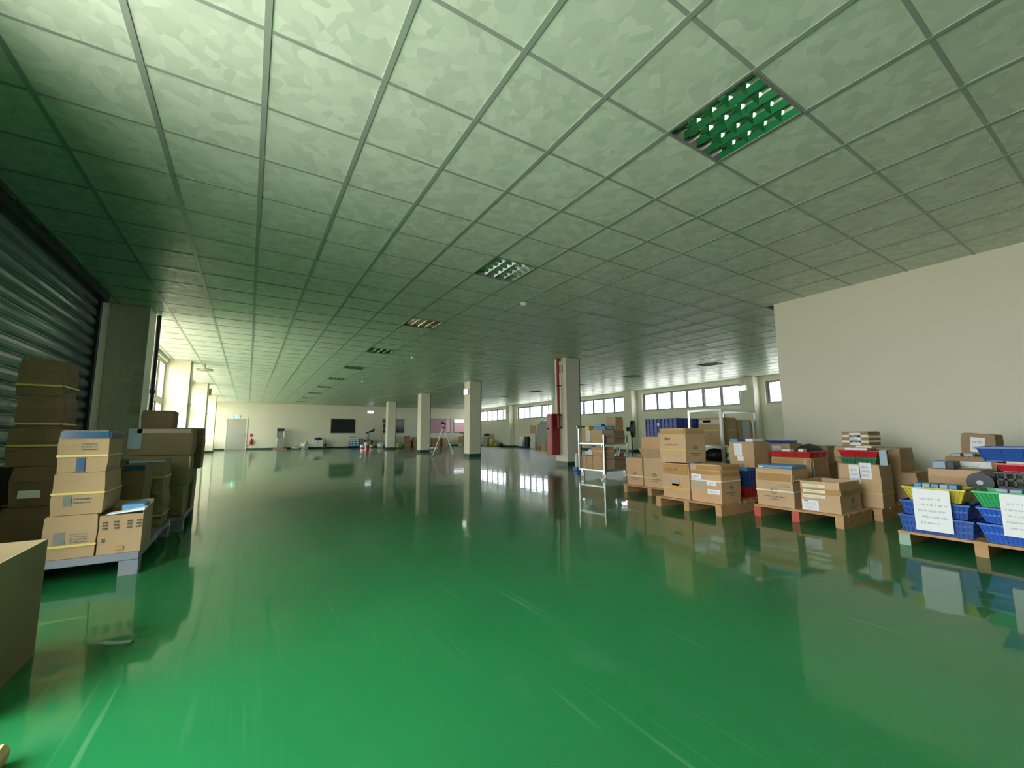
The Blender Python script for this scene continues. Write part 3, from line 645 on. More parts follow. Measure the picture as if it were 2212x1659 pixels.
for i, (y, m_, n_) in enumerate(((.40, M_LBLUE, 'light blue'), (.50, M_PAPER, 'white'), (.59, M_LBLUE, 'mid blue'))):
    tag(MB().box(5.41, 5.70, y-.045, y+.045, .4055, .448).build('small_box', m_, bevel=.003), n_ + ' flat box packed on top of the blue crate', 'box', 'flat boxes on the blue crate')
t = carton('kraft carton with taped papers on the blue crate', 5.43, 5.77, .28, .555, .4485, .725, 1, tape='', extra=[('paper_sheet', M_PAPER, 'W', .22, .54, .45, .94, 4), ('paper_sheet', M_PAPER, 'W', .34, .60, .24, .42, 0), ('brown_tape', M_TAPE, 'W', .40, .56, .02, .12, 0)])
for i, (y0, y1, m_, n_) in enumerate(((.46, .55, M_LBLUE, 'bright blue'), (.375, .455, M_BTAPE, 'deep blue'), (.285, .37, M_PAPER, 'white'))):
    tag(MB().box(5.44, 5.66, y0, y1, .732, .765).build('flat_box', m_, bevel=.003), n_ + ' flat box lying on the papered carton', 'box', 'flat boxes on the papered carton')
carton('kraft carton under the dark blue flat boxes, behind the red tray', 6.40, 6.72, .35, .65, PZ, .40, 1, tape='')
carton('kraft carton with a hanging white sheet behind the red tray', 6.40, 6.72, .35, .65, .407, .69, 1, tape='', extra=[('paper_sheet', M_PAPER, 'W', .30, .66, .30, .92, 4), ('cream_label', M_CREAMTAPE, 'W', .32, .50, .08, .2, 0)])
for i, (y0, y1) in enumerate(((.55, .65), (.45, .545), (.36, .445))):
    tag(MB().box(6.41, 6.62, y0, y1, .697, .735).build('flat_box', M_BLUE2, bevel=.003), ['left', 'middle', 'right'][i] + ' dark blue flat box on the carton behind the red tray', 'box', 'dark blue flat boxes')
carton('kraft carton under the dark grey bundle by the partition', 6.42, 6.71, .08, .335, PZ, .52, 2, tape='')
tag(MB().blob((6.57, .21, .60), .17, .13, .09, 14, 8, .06).build('grey_bundle', M_DARK, None, True), 'dark grey plastic bundle on a carton by the partition', 'bundle')
carton('brown carton standing close to the partition, right of the grey bundle', 6.75, 6.99, .08, .34, PZ, .66, 2, tape='')
carton('film-wrapped kraft carton under the red tray', 5.74, 6.14, -.15, .25, PZ, .555, 1, tape='WS', tapew=.1, extra=[('stretch_film', M_CLEAR, 'W', .82, .90, .05, .97, 0), ('stretch_film', M_CLEAR, 'S', .1, .16, .02, .97, 0)])
tr = crate('shallow red plastic tray on the film-wrapped carton', 5.73, 6.13, -.15, .26, .565, .625, M_RED, 3, 1, .012, 'plastic_tray', 'tray')
for i, (x, y, a, b_, hh, m_, n_) in enumerate(((5.85, .12, .1, .09, .035, M_WHITE, 'white box lying in the red tray'), (5.85, -.03, .09, .05, .045, M_CREAMTAPE, 'cream box lying in the red tray'), (5.98, .05, .12, .14, .03, M_DARK, 'black flat part lying in the red tray'))):
    tag(MB().box(x-a/2, x+a/2, y-b_/2, y+b_/2, .571, .618+hh*.8).build('small_box', m_, bevel=.004), n_, 'box')
# --- pallet with red ends: blue-lidded carton and open carton
t = carton('kraft carton with white strap and light blue lid on the red-ended pallet', 5.06, 5.36, -.265, .07, PZ, .475, 0, strap='w', sz=.42, tape='WS', tapew=.0, logos='W', extra=[('brown_tape', M_TAPE, 'W', .03, .97, .68, .88, 0), ('brown_tape', M_TAPE, 'S', .03, .97, .68, .88, 0)])
o = scribble(MB(), 'W', .30, .335, .60, .95, .52*.36, .60*.36, 2, .0085, 9, False).build('print', M_LOGO, t)
t2 = thing('box_lid', 'flat light blue box lid on the white-strapped carton', 'lid', (5.215, -.1, .482)); MB().box(-.145, .145, -.165, .16, 0, .03).build('tray', M_LBLUE, t2, bevel=.004); MB().box(-.148, -.145, .10, .15, .002, .016).build('cream_label', M_CREAMTAPE, t2)
t = carton('open kraft carton with three cream tapes and a white label', 5.07, 5.50, -.635, -.325, PZ, .385, 0, tape='', open_=[('N', 100, .04)], extra=[('brown_tape', M_TAPE, 'W', .01, .99, .58, .76, 0), ('brown_tape', M_TAPE, 'S', .01, .99, .58, .74, 0), ('shipping_label', M_PAPER, 'W', .03, .46, .04, .36, 5)], jit=0)
for a0 in (.45, .62, .80):
    p = patch(MB(), 'W', .43, .31, .07, .66, a0*.27, (a0+.10)*.27, .0105).build('cream_tape', M_CREAMTAPE, t)
    scribble(MB(), 'W', .43, .31, .12, .6, (a0+.02)*.27, (a0+.08)*.27, 1, .012, 16).build('writing', M_INK, p)
p = patch(MB(), 'W', .43, .31, .08, .20, .315*.27, .335*.27, .0115).build('label_bar', M_INKD, t)
logo_o = MB(); logo(logo_o, 'S', .43, .31, .55, .1, .026); o = logo_o.build('print', M_LOGO, t); o.location = (0, -.003, 0)
# --- weathered pallet: big carton and baskets
t = carton('tall kraft carton with two hanging paper sheets under green basket', 5.74, 6.03, -.72, -.40, PZ, .515, 0, strap='y', sz=.33, tape='', extra=[('paper_sheet', M_PAPER, 'W', .26, .54, .54, .99, 3), ('paper_sheet', M_PAPER, 'W', .52, .82, .66, 1.05, 3)])
crate('dark green plastic basket on the tall papered carton', 5.75, 6.02, -.70, -.42, .522, .585, M_DGREEN, 8, 1, .015, 'plastic_basket', 'basket')
crate('red plastic basket full of papers on the dark green basket', 5.75, 6.02, -.715, -.41, .586, .655, M_RED, 8, 1, .02, 'plastic_basket', 'basket')
for i, (y0, y1, z, m_, n_) in enumerate(((-.64, -.46, .645, M_PAPER, 'white paper pack lying on the red basket'), (-.68, -.55, .668, M_CREAMTAPE, 'cream paper pack topmost on the red basket'))):
    tag(MB().box(5.74, 5.98, y0, y1, z+.011, z+.031).build('paper_pack', m_, bevel=.003), n_, 'paper')
tag(MB().box(5.728, 5.735, -.79, -.735, .52, .66).box(5.735, 5.90, -.79, -.735, .652, .66).build('plastic_sheet', M_PBLUE), 'pale blue plastic sheet hanging right of the red basket', 'sheet')
# --- strapped cartons by the partition
carton('kraft carton at the bottom of the partition stack', 6.42, 6.80, -.45, -.13, PZ, .495, 1, tape='')
carton('kraft carton with a small paper in the partition stack', 6.41, 6.80, -.46, -.12, .503, .665, 1, tape='', extra=[('paper_sheet', M_PAPER, 'W', .36, .62, .5, .96, 2)])
carton('carton wrapped with two white tapes, topmost by the partition', 6.43, 6.76, -.44, -.20, .672, .835, 2, tape='', extra=[('white_tape', M_WST, 'W', .0, 1, .66, .80, 0), ('white_tape', M_WST, 'S', .0, 1, .62, .78, 0), ('white_tape', M_WST, 'W', .0, 1, .28, .42, 0), ('white_tape', M_WST, 'S', .0, 1, .30, .44, 0), ('paper_sheet', M_PAPER, 'W', .30, .72, .10, .95, 3)])
carton('lower kraft carton right of the tall papered one', 6.42, 6.86, -.80, -.48, PZ, .41, 1, tape='')
carton('upper kraft carton right of the tall papered one, casting shadow on partition', 6.42, 6.82, -.69, -.48, .417, .655, 1, tape='')
# --- blue basket pallet
def sheet(t, x, y0, y1, z0, z1, rows):
    p = MB().box(x-.0015, x, y0, y1, z0, z1).build('paper_sheet', M_PAPER, t)
    m = MB(); rh = (z1-z0)*.72/rows
    for r in range(rows):
        zc = z1-(z1-z0)*.16-(r+.5)*rh; y = y1-(y1-y0)*random.uniform(.1, .22); e = y0+(y1-y0)*random.uniform(.1, .35)
        while y > e:
            w = random.uniform(.004, .011); hh = rh*random.uniform(.10, .22); m.box(x-.0025, x-.0015, y-w, y, zc-hh, zc+hh); y -= w+random.choice((.002, .003, .009))
    m.build('writing', M_INK, p)
BZ = .1005
crate('bright blue basket with square ends, lowest on the left', 4.83, 5.17, -1.47, -1.10, BZ, .222, M_BLUE, 16, 3, .012, 'plastic_basket', 'basket')
crate('dark blue nested basket under the yellow one', 4.85, 5.15, -1.455, -1.11, .2225, .325, M_BLUE, 16, 2, .015, 'plastic_basket', 'basket')
t = crate('yellow plastic basket holding blue packs with a handwritten sheet', 4.87, 5.13, -1.44, -1.125, .3255, .425, M_YEL, 14, 1, .03, 'plastic_basket', 'basket')
sheet(t, -.196, -.10, .095, -.20, .092, 5)
for i in range(5): tag(MB().box(4.93, 5.06, -1.397+i*.047, -1.397+i*.047+.042, .335, .447).build('blue_pack', M_PBLUE if i % 2 else M_LBLUE, bevel=.003), ['rightmost', 'second from right', 'middle', 'second from left', 'leftmost'][i] + ' blue pack standing in the yellow basket', 'pack', 'blue packs in the yellow basket')
crate('blue basket lowest at the right edge of the picture', 4.83, 5.17, -1.89, -1.505, BZ, .222, M_BLUE3, 16, 2, .03, 'plastic_basket', 'basket')
crate('blue nested basket under the green one', 4.85, 5.15, -1.87, -1.505, .2225, .325, M_BLUE3, 16, 2, .03, 'plastic_basket', 'basket')
t = crate('green plastic basket with a handwritten sheet at the right edge', 4.85, 5.15, -1.88, -1.495, .3255, .43, M_GREEN, 18, 1, .03, 'plastic_basket', 'basket')
sheet(t, -.190, -.075, .075, -.165, .10, 5)
for i in range(4): tag(MB().box(4.93, 5.08, -1.82+i*.062, -1.82+i*.062+.055, .335, .446).build('grey_pack', M_PBLUE, bevel=.003), ['rightmost', 'second from right', 'second from left', 'leftmost'][i] + ' grey-blue pack standing in the green basket', 'pack', 'grey-blue packs in the green basket')
crate('black lattice crate at the right edge behind the green basket', 5.32, 5.64, -1.88, -1.53, BZ, .32, M_BLACK, 8, 4, 0, 'lattice_crate', 'crate', lattice=True)
crate('upper black lattice crate below the red tray', 5.32, 5.64, -1.88, -1.53, .321, .535, M_BLACK, 8, 4, 0, 'lattice_crate', 'crate', lattice=True)
crate('red tray under the dark blue bin at the right edge', 5.33, 5.63, -1.88, -1.54, .536, .598, M_RED, 4, 1, .02, 'plastic_tray', 'tray')
tag(MB().box(5.36, 5.58, -1.84, -1.58, .560, .607).build('paper_stack', M_CREAMTAPE, bevel=.004), 'stack of cream papers in the red tray', 'paper')
crate('dark blue bin topmost at the right edge', 5.33, 5.68, -1.88, -1.45, .608, .715, M_BLUE, 4, 1, .03, 'plastic_bin', 'bin')
carton('small carton supporting the black reel', 5.36, 5.62, -1.505, -1.36, BZ, .36, 2, tape='')
t = thing('cable_reel', 'dark round cable reel between the yellow and green baskets', 'reel', (5.48, -1.43, .443)); MB().cyl((-.10, 0, 0), (-.07, 0, 0), .075, n=20).build('flange', M_DARK, t, True); MB().cyl((.07, 0, 0), (.10, 0, 0), .075, n=20).build('flange', M_DARK, t, True); MB().cyl((-.07, 0, 0), (.07, 0, 0), .05, n=20).build('cable_winding', pmat('brown_cable', (.09, .05, .025), .6), t, True); MB().cyl((-.104, 0, 0), (-.10, 0, 0), .018).build('hub', M_STEEL, t)
t = carton('kraft carton with brown tape band behind the yellow basket', 5.74, 6.10, -1.38, -1.06, .1155, .505, 0, tape='', extra=[('brown_tape', M_TAPE, 'W', .01, .99, .62, .86, 0)])
for i, (y0, y1, m_, n_) in enumerate(((-1.17, -1.085, M_PBLUE, 'pale blue pack on the brown-taped carton'), (-1.225, -1.175, M_DARK, 'dark grey pack on the brown-taped carton'))):
    tag(MB().box(5.76, 5.94, y0, y1, .5125, .575).build('pack', m_, bevel=.004), n_, 'pack')
carton('kraft carton under the flat white-labelled box', 6.13, 6.66, -1.42, -1.06, .1155, .485, 2, tape='')
carton('flat brown box with a wide white label near the partition', 6.14, 6.64, -1.40, -1.09, .492, .60, 2, tape='', extra=[('paper_label', M_PAPER, 'W', .12, .92, .1, .66, 2)])
for i, y in enumerate((-1.16, -1.24)):
    tag(MB().box(6.15, 6.27, y-.03, y+.03, .607, .635).build('small_pack', M_PBLUE, bevel=.003), ['left', 'right'][i] + ' pale blue pack left of the tilted carton', 'pack', 'pale blue packs by the tilted carton')
t = carton('tilted kraft carton with a white sheet near the partition', 6.32, 6.62, -1.37, -1.165, .612, .80, 2, tape='', extra=[('paper_sheet', M_PAPER, 'W', .28, .72, .14, .86, 2)]); t.rotation_euler = (.10, 0, 0); t.location.z += .005
# ------------------------------------------------------------------ steel trolley beside the first column
t = thing('platform_trolley', 'two-tier steel trolley loaded with cartons beside the first column', 'trolley', (6.62, 3.86, 0), .04)
for z, nm in ((.13, 'lower_shelf'), (.63, 'upper_shelf')): MB().box(-.33, .33, -.34, .34, z, z+.035).build(nm, M_ALU, t, bevel=.004)
for x in (-.325, .325):
    for y, h1 in ((-.335, .82), (.335, .93)): MB().box(x-.014, x+.014, y-.014, y+.014, .12, h1).build('post', M_ALU, t)
for y, z1 in ((-.335, .80),):
    MB().box(-.31, .31, y-.01, y+.01, z1-.02, z1).build('end_rail', M_ALU, t); MB().box(-.31, .31, y-.008, y+.008, .36, .375).build('end_rail', M_ALU, t)
MB().cyl((-.325, .335, .92), (-.325, .39, .98), .016).cyl((.325, .335, .92), (.325, .39, .98), .016).cyl((-.325, .39, .98), (.325, .39, .98), .018).build('push_handle', M_ALU, t, True)
for x in (-.28, .28):
    for y in (-.29, .29):
        c = MB().box(x-.022, x+.022, y-.03, y+.03, .085, .13).build('caster', M_ALU, t)
        MB().cyl((x-.014, y, .05), (x+.014, y, .05), .05, n=18).build('wheel', M_WHITE, c, True)
def on_trolley(label, x0, x1, y0, y1, z0, z1, k, **kw):
    return carton(label, 6.62+x0, 6.62+x1, 3.86+y0, 3.86+y1, z0, z1, k, tape=kw.pop('tape', ''), **kw)
on_trolley('kraft carton with a white paper slip, left on the trolley top shelf', -.30, 0.0, .03, .30, .666, .90, 0, extra=[('paper_slip', M_PAPER, 'W', .55, .98, .1, 1.0, 6)])
on_trolley('kraft carton at the near end of the trolley top shelf', -.30, 0.0, -.30, .015, .666, .90, 0)
on_trolley('dark kraft carton at the back of the trolley top shelf', .015, .29, -.30, .28, .666, .90, 2)
t = thing('blue_box', 'flat blue box on the trolley top cartons', 'box', (6.53, 3.74, .908), .1); MB().box(-.13, .14, -.14, .13, 0, .075).build('tray', M_LBLUE, t, bevel=.005); MB().box(-.05, .13, -.143, -.14, .03, .05).build('white_label', M_PAPER, t)
tag(MB().box(6.46, 6.56, 3.72, 3.84, .984, 1.02).build('small_box', M_BTAPE, bevel=.004), 'small dark blue box on the flat blue box', 'box')
tag(MB().box(6.34, 6.46, 3.95, 4.06, .908, .985).build('small_box', M_YEL, bevel=.004), 'small yellow box on the trolley top carton', 'box')
on_trolley('tall kraft carton topmost on the trolley', .10, .30, -.26, -.02, .908, 1.16, 1)
on_trolley('kraft carton low on the trolley at the handle end', -.30, -.02, .165, .315, .166, .41, 0)
on_trolley('orange kraft carton in the middle of the trolley lower shelf', -.30, -.02, -.01, .145, .166, .41, 3)
on_trolley('kraft carton at the near end of the trolley lower shelf', -.30, -.01, -.315, -.03, .166, .41, 0)
on_trolley('dark kraft carton at the back of the trolley lower shelf', .015, .30, -.30, .0, .166, .40, 2)
on_trolley('pinkish kraft carton between the trolley shelves', -.26, .02, -.27, .02, .418, .575, 3, strap='w', sz=.55)
tag(MB().box(6.36, 6.60, 3.90, 4.14, .418, .425).build('blue_board', M_BLUE2), 'thin blue board lying on the lower trolley cartons', 'board')
tag(MB().box(6.37, 6.56, 3.92, 4.02, .426, .53).build('white_box', M_WHITE, bevel=.005), 'white box on the thin blue board, left', 'box')
tag(MB().box(6.38, 6.52, 4.035, 4.13, .426, .50).build('white_box', M_PAPER, bevel=.005), 'smaller white box nearest the trolley handle', 'box')
tag(MB().blob((6.47, 4.0, .57), .07, .07, .045, 12, 7, .1).build('plastic_bag', M_PBLUE, None, True), 'crumpled grey bag on the white box in the trolley', 'bag')
t = thing('spray_can', 'pale grey can standing between the trolley shelves', 'can', (6.79, 3.62, .408)); MB().lathe([(.03, 0), (.03, .15), (.02, .165)], 14).build('can_body', M_ALU, t, True); MB().lathe([(.018, .165), (.018, .19)], 12).build('cap', M_WHITE, t, True)
tag(MB().box(6.84, 6.91, 3.58, 3.70, .408, .47).build('small_box', M_RED, bevel=.004), 'small red box between the trolley shelves', 'box')
t = thing('white_bottle', 'white bottle with a red cap standing by the first column', 'bottle', (7.10, 5.2, .09)); MB().lathe([(.05, 0), (.055, .03), (.055, .26), (.025, .31)], 14).build('bottle_body', M_WHITE, t, True); MB().lathe([(.025, .31), (.025, .345)], 12).build('cap', M_RED, t, True)
tag(MB().box(7.02, 7.18, 5.12, 5.28, 0, .0895).build('blue_box', M_BLUE3, bevel=.006), 'low blue box under the white bottle', 'box')

# ------------------------------------------------------------------ framed steel rack trolley with big cartons
t = thing('frame_rack', 'open square-tube steel rack holding big strapped cartons', 'rack', (6.96, 1.55, 0))
for x in (-.46, .46):
    for y in (-.26, .26): MB().box(x-.018, x+.018, y-.018, y+.018, .0, 1.19).build('post', M_ALU, t)
for y in (-.26, .26): MB().box(-.44, .44, y-.016, y+.016, 1.158, 1.19).build('top_rail', M_ALU, t)
for x in (-.46, .46): MB().box(x-.016, x+.016, -.24, .24, 1.158, 1.19).build('top_rail', M_ALU, t)
MB().box(-.44, .44, -.25, .25, .63, .655).build('shelf', M_ALU, t); MB().box(-.44, .44, -.25, .25, .16, .185).build('shelf', M_ALU, t)
carton('big kraft carton with yellow strap and clear tape in the steel rack', 6.54, 6.93, 1.32, 1.68, .656, 1.06, 4, strap='y', sz=.55, tape='', logos='W', extra=[('clear_tape', M_CLEAR, 'W', .03, .97, .78, .93, 0), ('white_tape', M_PAPER, 'W', .2, .55, .84, .92, 0)])
t = carton('kraft carton with a grey sheet at the rear of the steel rack', 6.98, 7.36, 1.32, 1.66, .656, 1.03, 2, strap='y', sz=.2, tape='', extra=[('grey_sheet', M_PBLUE, 'S', .30, .80, .20, .96, 0), ('orange_sheet', pmat('orange_sheet', (.7, .25, .04), .6), 'S', .80, .95, .15, .5, 0)])
crate('dark green crate on the bottom shelf of the steel rack', 6.55, 7.05, 1.33, 1.77, .186, .42, M_DGREEN, 6, 2)
tag(MB().blob((6.74, 1.57, .50), .17, .17, .10, 14, 8, .08).build('black_bag', M_BLACK, None, True), 'black bag stuffed on the green crate', 'bag')
tag(MB().blob((7.18, 1.55, .30), .09, .16, .12, 14, 8, .1).build('clear_bag', M_PBLUE, None, True), 'pale crumpled plastic bag in the steel rack', 'bag')
pallet('wooden pallet under the dark blue crates', 6.6, 7.4, 2.18, 2.82)
for i, (z0, z1) in enumerate(((PZ, .44), (.441, .765), (.766, 1.09))):
    crate(['lowest dark blue ribbed crate of the stack behind the cartons', 'middle dark blue ribbed crate of the stack behind the cartons', 'topmost dark blue ribbed crate with a white tag behind the cartons'][i], 6.66, 7.3, 2.17, 2.80, z0, z1, M_BLUE2, 9, 3, 0, group='dark blue ribbed crates', rd=.016)
bpy.context.view_layer.update()
top_crate = [o for o in C.objects if o.get('label', '').startswith('topmost dark blue')][0]
MB().box(-.342, -.336, .02, .06, .20, .25).build('white_tag', M_PAPER, top_crate)
t = thing('standing_fan', 'dark round standing fan behind the open carton', 'fan', (7.55, 3.95, 0), .6)
MB().lathe([(.16, 0), (.16, .02), (.03, .035), (.02, .05)], 20).build('base', M_DARK, t, True); MB().cyl((0, 0, .04), (0, 0, .86), .012).build('pole', M_DARK, t)
cg = MB()
for i in range(10):
    a = math.pi*i/10; cg.cyl((.17*math.cos(a), -.06, .94+.17*math.sin(a)), (-.17*math.cos(a), -.06, .94-.17*math.sin(a)), .0025, n=5)
for r in (.05, .10, .14): cg.ring((0, -.06, .94), r-.003, r+.003, 'y', 20, .006)
cg.ring((0, -.03, .94), .165, .178, 'y', 24, .07); g = cg.build('cage', M_DARK, t); g['kind'] = 'stuff'
for i in range(3):
    a = 2*math.pi*i/3; b_ = MB(); p = [(.02, a-.3), (.14, a-.45), (.15, a+.25), (.03, a+.5)]
    q = [(r*math.cos(v), -.03, .94+r*math.sin(v)) for r, v in p]; b_.hexa([(x, y-.002, z) for x, y, z in q], [(x, y+.002, z) for x, y, z in q]); b_.build('blade', M_SKID, t)
MB().cyl((0, -.02, .94), (0, .10, .93), .045).build('motor', M_DARK, t, True)

# ------------------------------------------------------------------ white tripod on the floor
t = thing('tripod', 'white two-legged looking tripod stand with a black head in mid floor', 'tripod', (7.2, 13.3, 0))
for p in ((-.33, .26), (.34, -.24), (-.15, .66)):
    l = MB().cyl((p[0]*.08, p[1]*.08, 1.10), (p[0], p[1], .03), .018, .021, 10).build('leg', M_WHITE, t, True); MB().cyl((p[0]*.995, p[1]*.995, .035), (p[0]*1.01, p[1]*1.01, 0), .023, n=10).build('rubber_foot', M_BLACK, l, True)
MB().cyl((0, 0, 1.08), (0, 0, 1.16), .05).build('collar', M_BLACK, t, True); MB().cyl((0, 0, 1.16), (0, 0, 1.25), .035).build('neck', M_WHITE, t, True)
MB().hexa([(-.10, -.03, 1.29), (.05, -.03, 1.22), (.05, .03, 1.22), (-.10, .03, 1.29)], [(-.07, -.03, 1.36), (.07, -.03, 1.29), (.07, .03, 1.29), (-.07, .03, 1.36)]).build('head', M_BLACK, t)

# ------------------------------------------------------------------ left side: grey skids and cartons
def skid(label, x0, x1, y0, y1, h=.13):
    t = thing('skid', label, 'pallet', ((x0+x1)/2, (y0+y1)/2, 0)); lx, ly = x1-x0, y1-y0
    MB().box(-lx/2, lx/2, -ly/2, ly/2, h-.045, h).build('deck', M_SKID, t, bevel=.004)
    lm = MB().box(-.045, .045, -.05, .05, 0, h-.045).mesh('foot', M_SKID)
    for x in (-lx/2+.045, 0, lx/2-.045):
        for y in (-ly/2+.05, ly/2-.05): inst(lm, 'foot', t, (x, y, 0))
    return t
skid('grey plastic skid under the front left cartons', -.98, .12, 1.15, 2.36)
skid('grey plastic skid under the tall stack by the shutter', -.9, .2, 2.46, 3.32)
LZ = .1305
def rows_print(t, face, lx, ly, h, u0, u1, a0, a1, rows):
    scribble(MB(), face, lx, ly, u0, u1, a0*h, a1*h, rows, .0085, 14, False).build('print', M_LOGO, t)
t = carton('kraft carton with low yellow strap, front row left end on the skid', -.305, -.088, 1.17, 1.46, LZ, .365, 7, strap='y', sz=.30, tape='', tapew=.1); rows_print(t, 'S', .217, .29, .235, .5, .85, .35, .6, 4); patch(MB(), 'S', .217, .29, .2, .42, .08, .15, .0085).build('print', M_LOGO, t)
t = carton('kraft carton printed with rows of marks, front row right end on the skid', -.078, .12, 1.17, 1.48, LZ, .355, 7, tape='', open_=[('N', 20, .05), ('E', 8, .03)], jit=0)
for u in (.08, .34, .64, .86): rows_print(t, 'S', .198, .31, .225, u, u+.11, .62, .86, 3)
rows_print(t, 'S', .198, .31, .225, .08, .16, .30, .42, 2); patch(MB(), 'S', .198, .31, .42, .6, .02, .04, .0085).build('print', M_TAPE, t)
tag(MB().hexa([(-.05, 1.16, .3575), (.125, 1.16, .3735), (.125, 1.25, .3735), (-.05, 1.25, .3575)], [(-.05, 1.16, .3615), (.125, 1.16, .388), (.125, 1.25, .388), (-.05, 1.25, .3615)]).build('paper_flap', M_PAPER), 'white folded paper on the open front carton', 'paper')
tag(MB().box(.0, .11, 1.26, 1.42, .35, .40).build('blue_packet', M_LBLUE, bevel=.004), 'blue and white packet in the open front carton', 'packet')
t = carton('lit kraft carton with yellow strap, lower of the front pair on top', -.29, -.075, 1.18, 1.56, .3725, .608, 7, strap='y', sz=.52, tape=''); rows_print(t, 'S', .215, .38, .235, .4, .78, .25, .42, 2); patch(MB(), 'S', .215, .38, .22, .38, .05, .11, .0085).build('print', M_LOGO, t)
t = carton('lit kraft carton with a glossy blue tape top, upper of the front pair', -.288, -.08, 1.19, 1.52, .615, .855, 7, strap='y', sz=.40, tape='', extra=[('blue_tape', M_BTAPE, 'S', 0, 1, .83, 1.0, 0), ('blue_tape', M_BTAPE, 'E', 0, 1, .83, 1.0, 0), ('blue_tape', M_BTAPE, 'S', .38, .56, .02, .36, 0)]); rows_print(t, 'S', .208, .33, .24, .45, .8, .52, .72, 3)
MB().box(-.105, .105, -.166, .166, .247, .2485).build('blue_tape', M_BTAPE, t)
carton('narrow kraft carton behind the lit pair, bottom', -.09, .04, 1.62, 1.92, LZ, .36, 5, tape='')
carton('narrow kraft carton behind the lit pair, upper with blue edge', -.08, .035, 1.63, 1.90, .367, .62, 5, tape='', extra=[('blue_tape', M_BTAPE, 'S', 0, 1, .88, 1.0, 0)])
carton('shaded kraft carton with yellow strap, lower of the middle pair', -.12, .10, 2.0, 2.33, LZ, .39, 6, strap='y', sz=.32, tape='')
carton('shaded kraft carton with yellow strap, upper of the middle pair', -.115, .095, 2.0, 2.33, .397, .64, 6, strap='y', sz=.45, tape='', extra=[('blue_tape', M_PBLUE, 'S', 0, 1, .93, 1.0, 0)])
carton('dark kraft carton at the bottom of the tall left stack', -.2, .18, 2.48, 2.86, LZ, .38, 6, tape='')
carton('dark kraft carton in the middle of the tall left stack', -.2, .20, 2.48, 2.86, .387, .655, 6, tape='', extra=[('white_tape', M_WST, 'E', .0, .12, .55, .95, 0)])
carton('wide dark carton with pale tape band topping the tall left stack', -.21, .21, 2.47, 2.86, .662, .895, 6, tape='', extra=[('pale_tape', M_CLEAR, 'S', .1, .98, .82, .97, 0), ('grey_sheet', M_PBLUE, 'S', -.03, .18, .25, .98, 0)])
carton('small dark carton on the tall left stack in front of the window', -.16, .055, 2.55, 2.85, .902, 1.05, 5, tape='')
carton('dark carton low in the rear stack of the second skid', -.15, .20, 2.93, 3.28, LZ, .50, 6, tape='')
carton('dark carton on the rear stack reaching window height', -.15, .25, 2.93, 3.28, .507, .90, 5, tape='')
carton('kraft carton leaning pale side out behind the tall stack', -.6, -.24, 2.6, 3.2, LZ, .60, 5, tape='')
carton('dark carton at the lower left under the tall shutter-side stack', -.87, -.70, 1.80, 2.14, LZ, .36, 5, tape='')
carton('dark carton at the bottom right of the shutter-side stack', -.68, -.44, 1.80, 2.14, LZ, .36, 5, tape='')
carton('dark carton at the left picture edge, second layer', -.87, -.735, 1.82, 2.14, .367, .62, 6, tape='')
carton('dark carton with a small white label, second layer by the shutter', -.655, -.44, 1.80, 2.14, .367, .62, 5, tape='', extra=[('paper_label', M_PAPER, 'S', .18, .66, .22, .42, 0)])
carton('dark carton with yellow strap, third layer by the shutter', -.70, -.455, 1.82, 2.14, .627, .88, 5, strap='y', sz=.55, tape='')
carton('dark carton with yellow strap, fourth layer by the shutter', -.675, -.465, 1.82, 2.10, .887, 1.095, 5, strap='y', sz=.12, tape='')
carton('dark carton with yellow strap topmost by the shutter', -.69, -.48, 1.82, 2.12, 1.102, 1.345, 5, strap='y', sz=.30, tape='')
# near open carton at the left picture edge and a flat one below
carton('large open kraft carton at the left picture edge', -.42, -.002, -.42, .11, 0, .425, 6, tape='', open_=[], jit=0)
carton('low kraft carton at the lower left picture corner', -.35, .165, -1.15, -.63, 0, .05, 3, tape='', top=False)
# ------------------------------------------------------------------ far end of the hall
t = thing('fire_extinguisher', 'small red fire extinguisher on the far wall by the grey door', 'extinguisher', (.83, YF-.09, .3)); MB().lathe([(.06, 0), (.075, .02), (.075, .28), (.03, .33)], 14).build('cylinder', M_RED, t, True); MB().box(-.03, .05, -.02, .02, .33, .40).build('valve', M_BLACK, t); MB().cyl((.06, 0, .34), (.09, 0, .1), .012, n=8).build('hose', M_BLACK, t)
tag(MB().box(.76, .90, YF-.008, YF-.001, .80, 1.0).build('red_sign', M_RED), 'small red sign above the fire extinguisher', 'sign')
tag(MB().box(.60, .74, YF-.012, YF-.001, .22, .30).build('wall_socket', M_STEEL), 'small grey wall socket right of the grey door', 'socket')
t = thing('low_pallet', 'low wooden base under the water dispenser', 'pallet', (2.38, 28.0, 0)); 
for i in range(5): MB().box(-.36+i*.15, -.36+i*.15+.12, -.25, .25, .05, .07).build('deck_board', M_WOOD, t)
for y in (-.22, 0, .22): MB().box(-.36, .36, y-.03, y+.03, 0, .05).build('stringer', M_WOOD, t)
t = thing('water_dispenser', 'tall grey water dispenser with a dark top by the far wall', 'water dispenser', (2.38, 28.0, .0705)); MB().box(-.2, .2, -.2, .2, 0, .68).build('cabinet', M_ALU, t, bevel=.01); MB().box(-.2, .2, -.08, .2, .68, 1.08).build('back_panel', M_FRAME, t); MB().box(-.2, .2, -.2, .2, 1.08, 1.24).build('top_housing', M_DARK, t, bevel=.01); MB().box(.14, .2, -.18, -.08, .68, 1.08).build('side_post', M_WHITE, t)
for x in (-.06, .05): MB().cyl((x, -.13, .86), (x, -.13, .94), .018).build('tap', M_WHITE, t)
tag(MB().blob((3.3, 27.7, .08), .32, .2, .1, 14, 7, .15).build('cloth_heap', M_STEEL, None, True), 'grey cloth heap on the floor left of the drum fan', 'cloth')
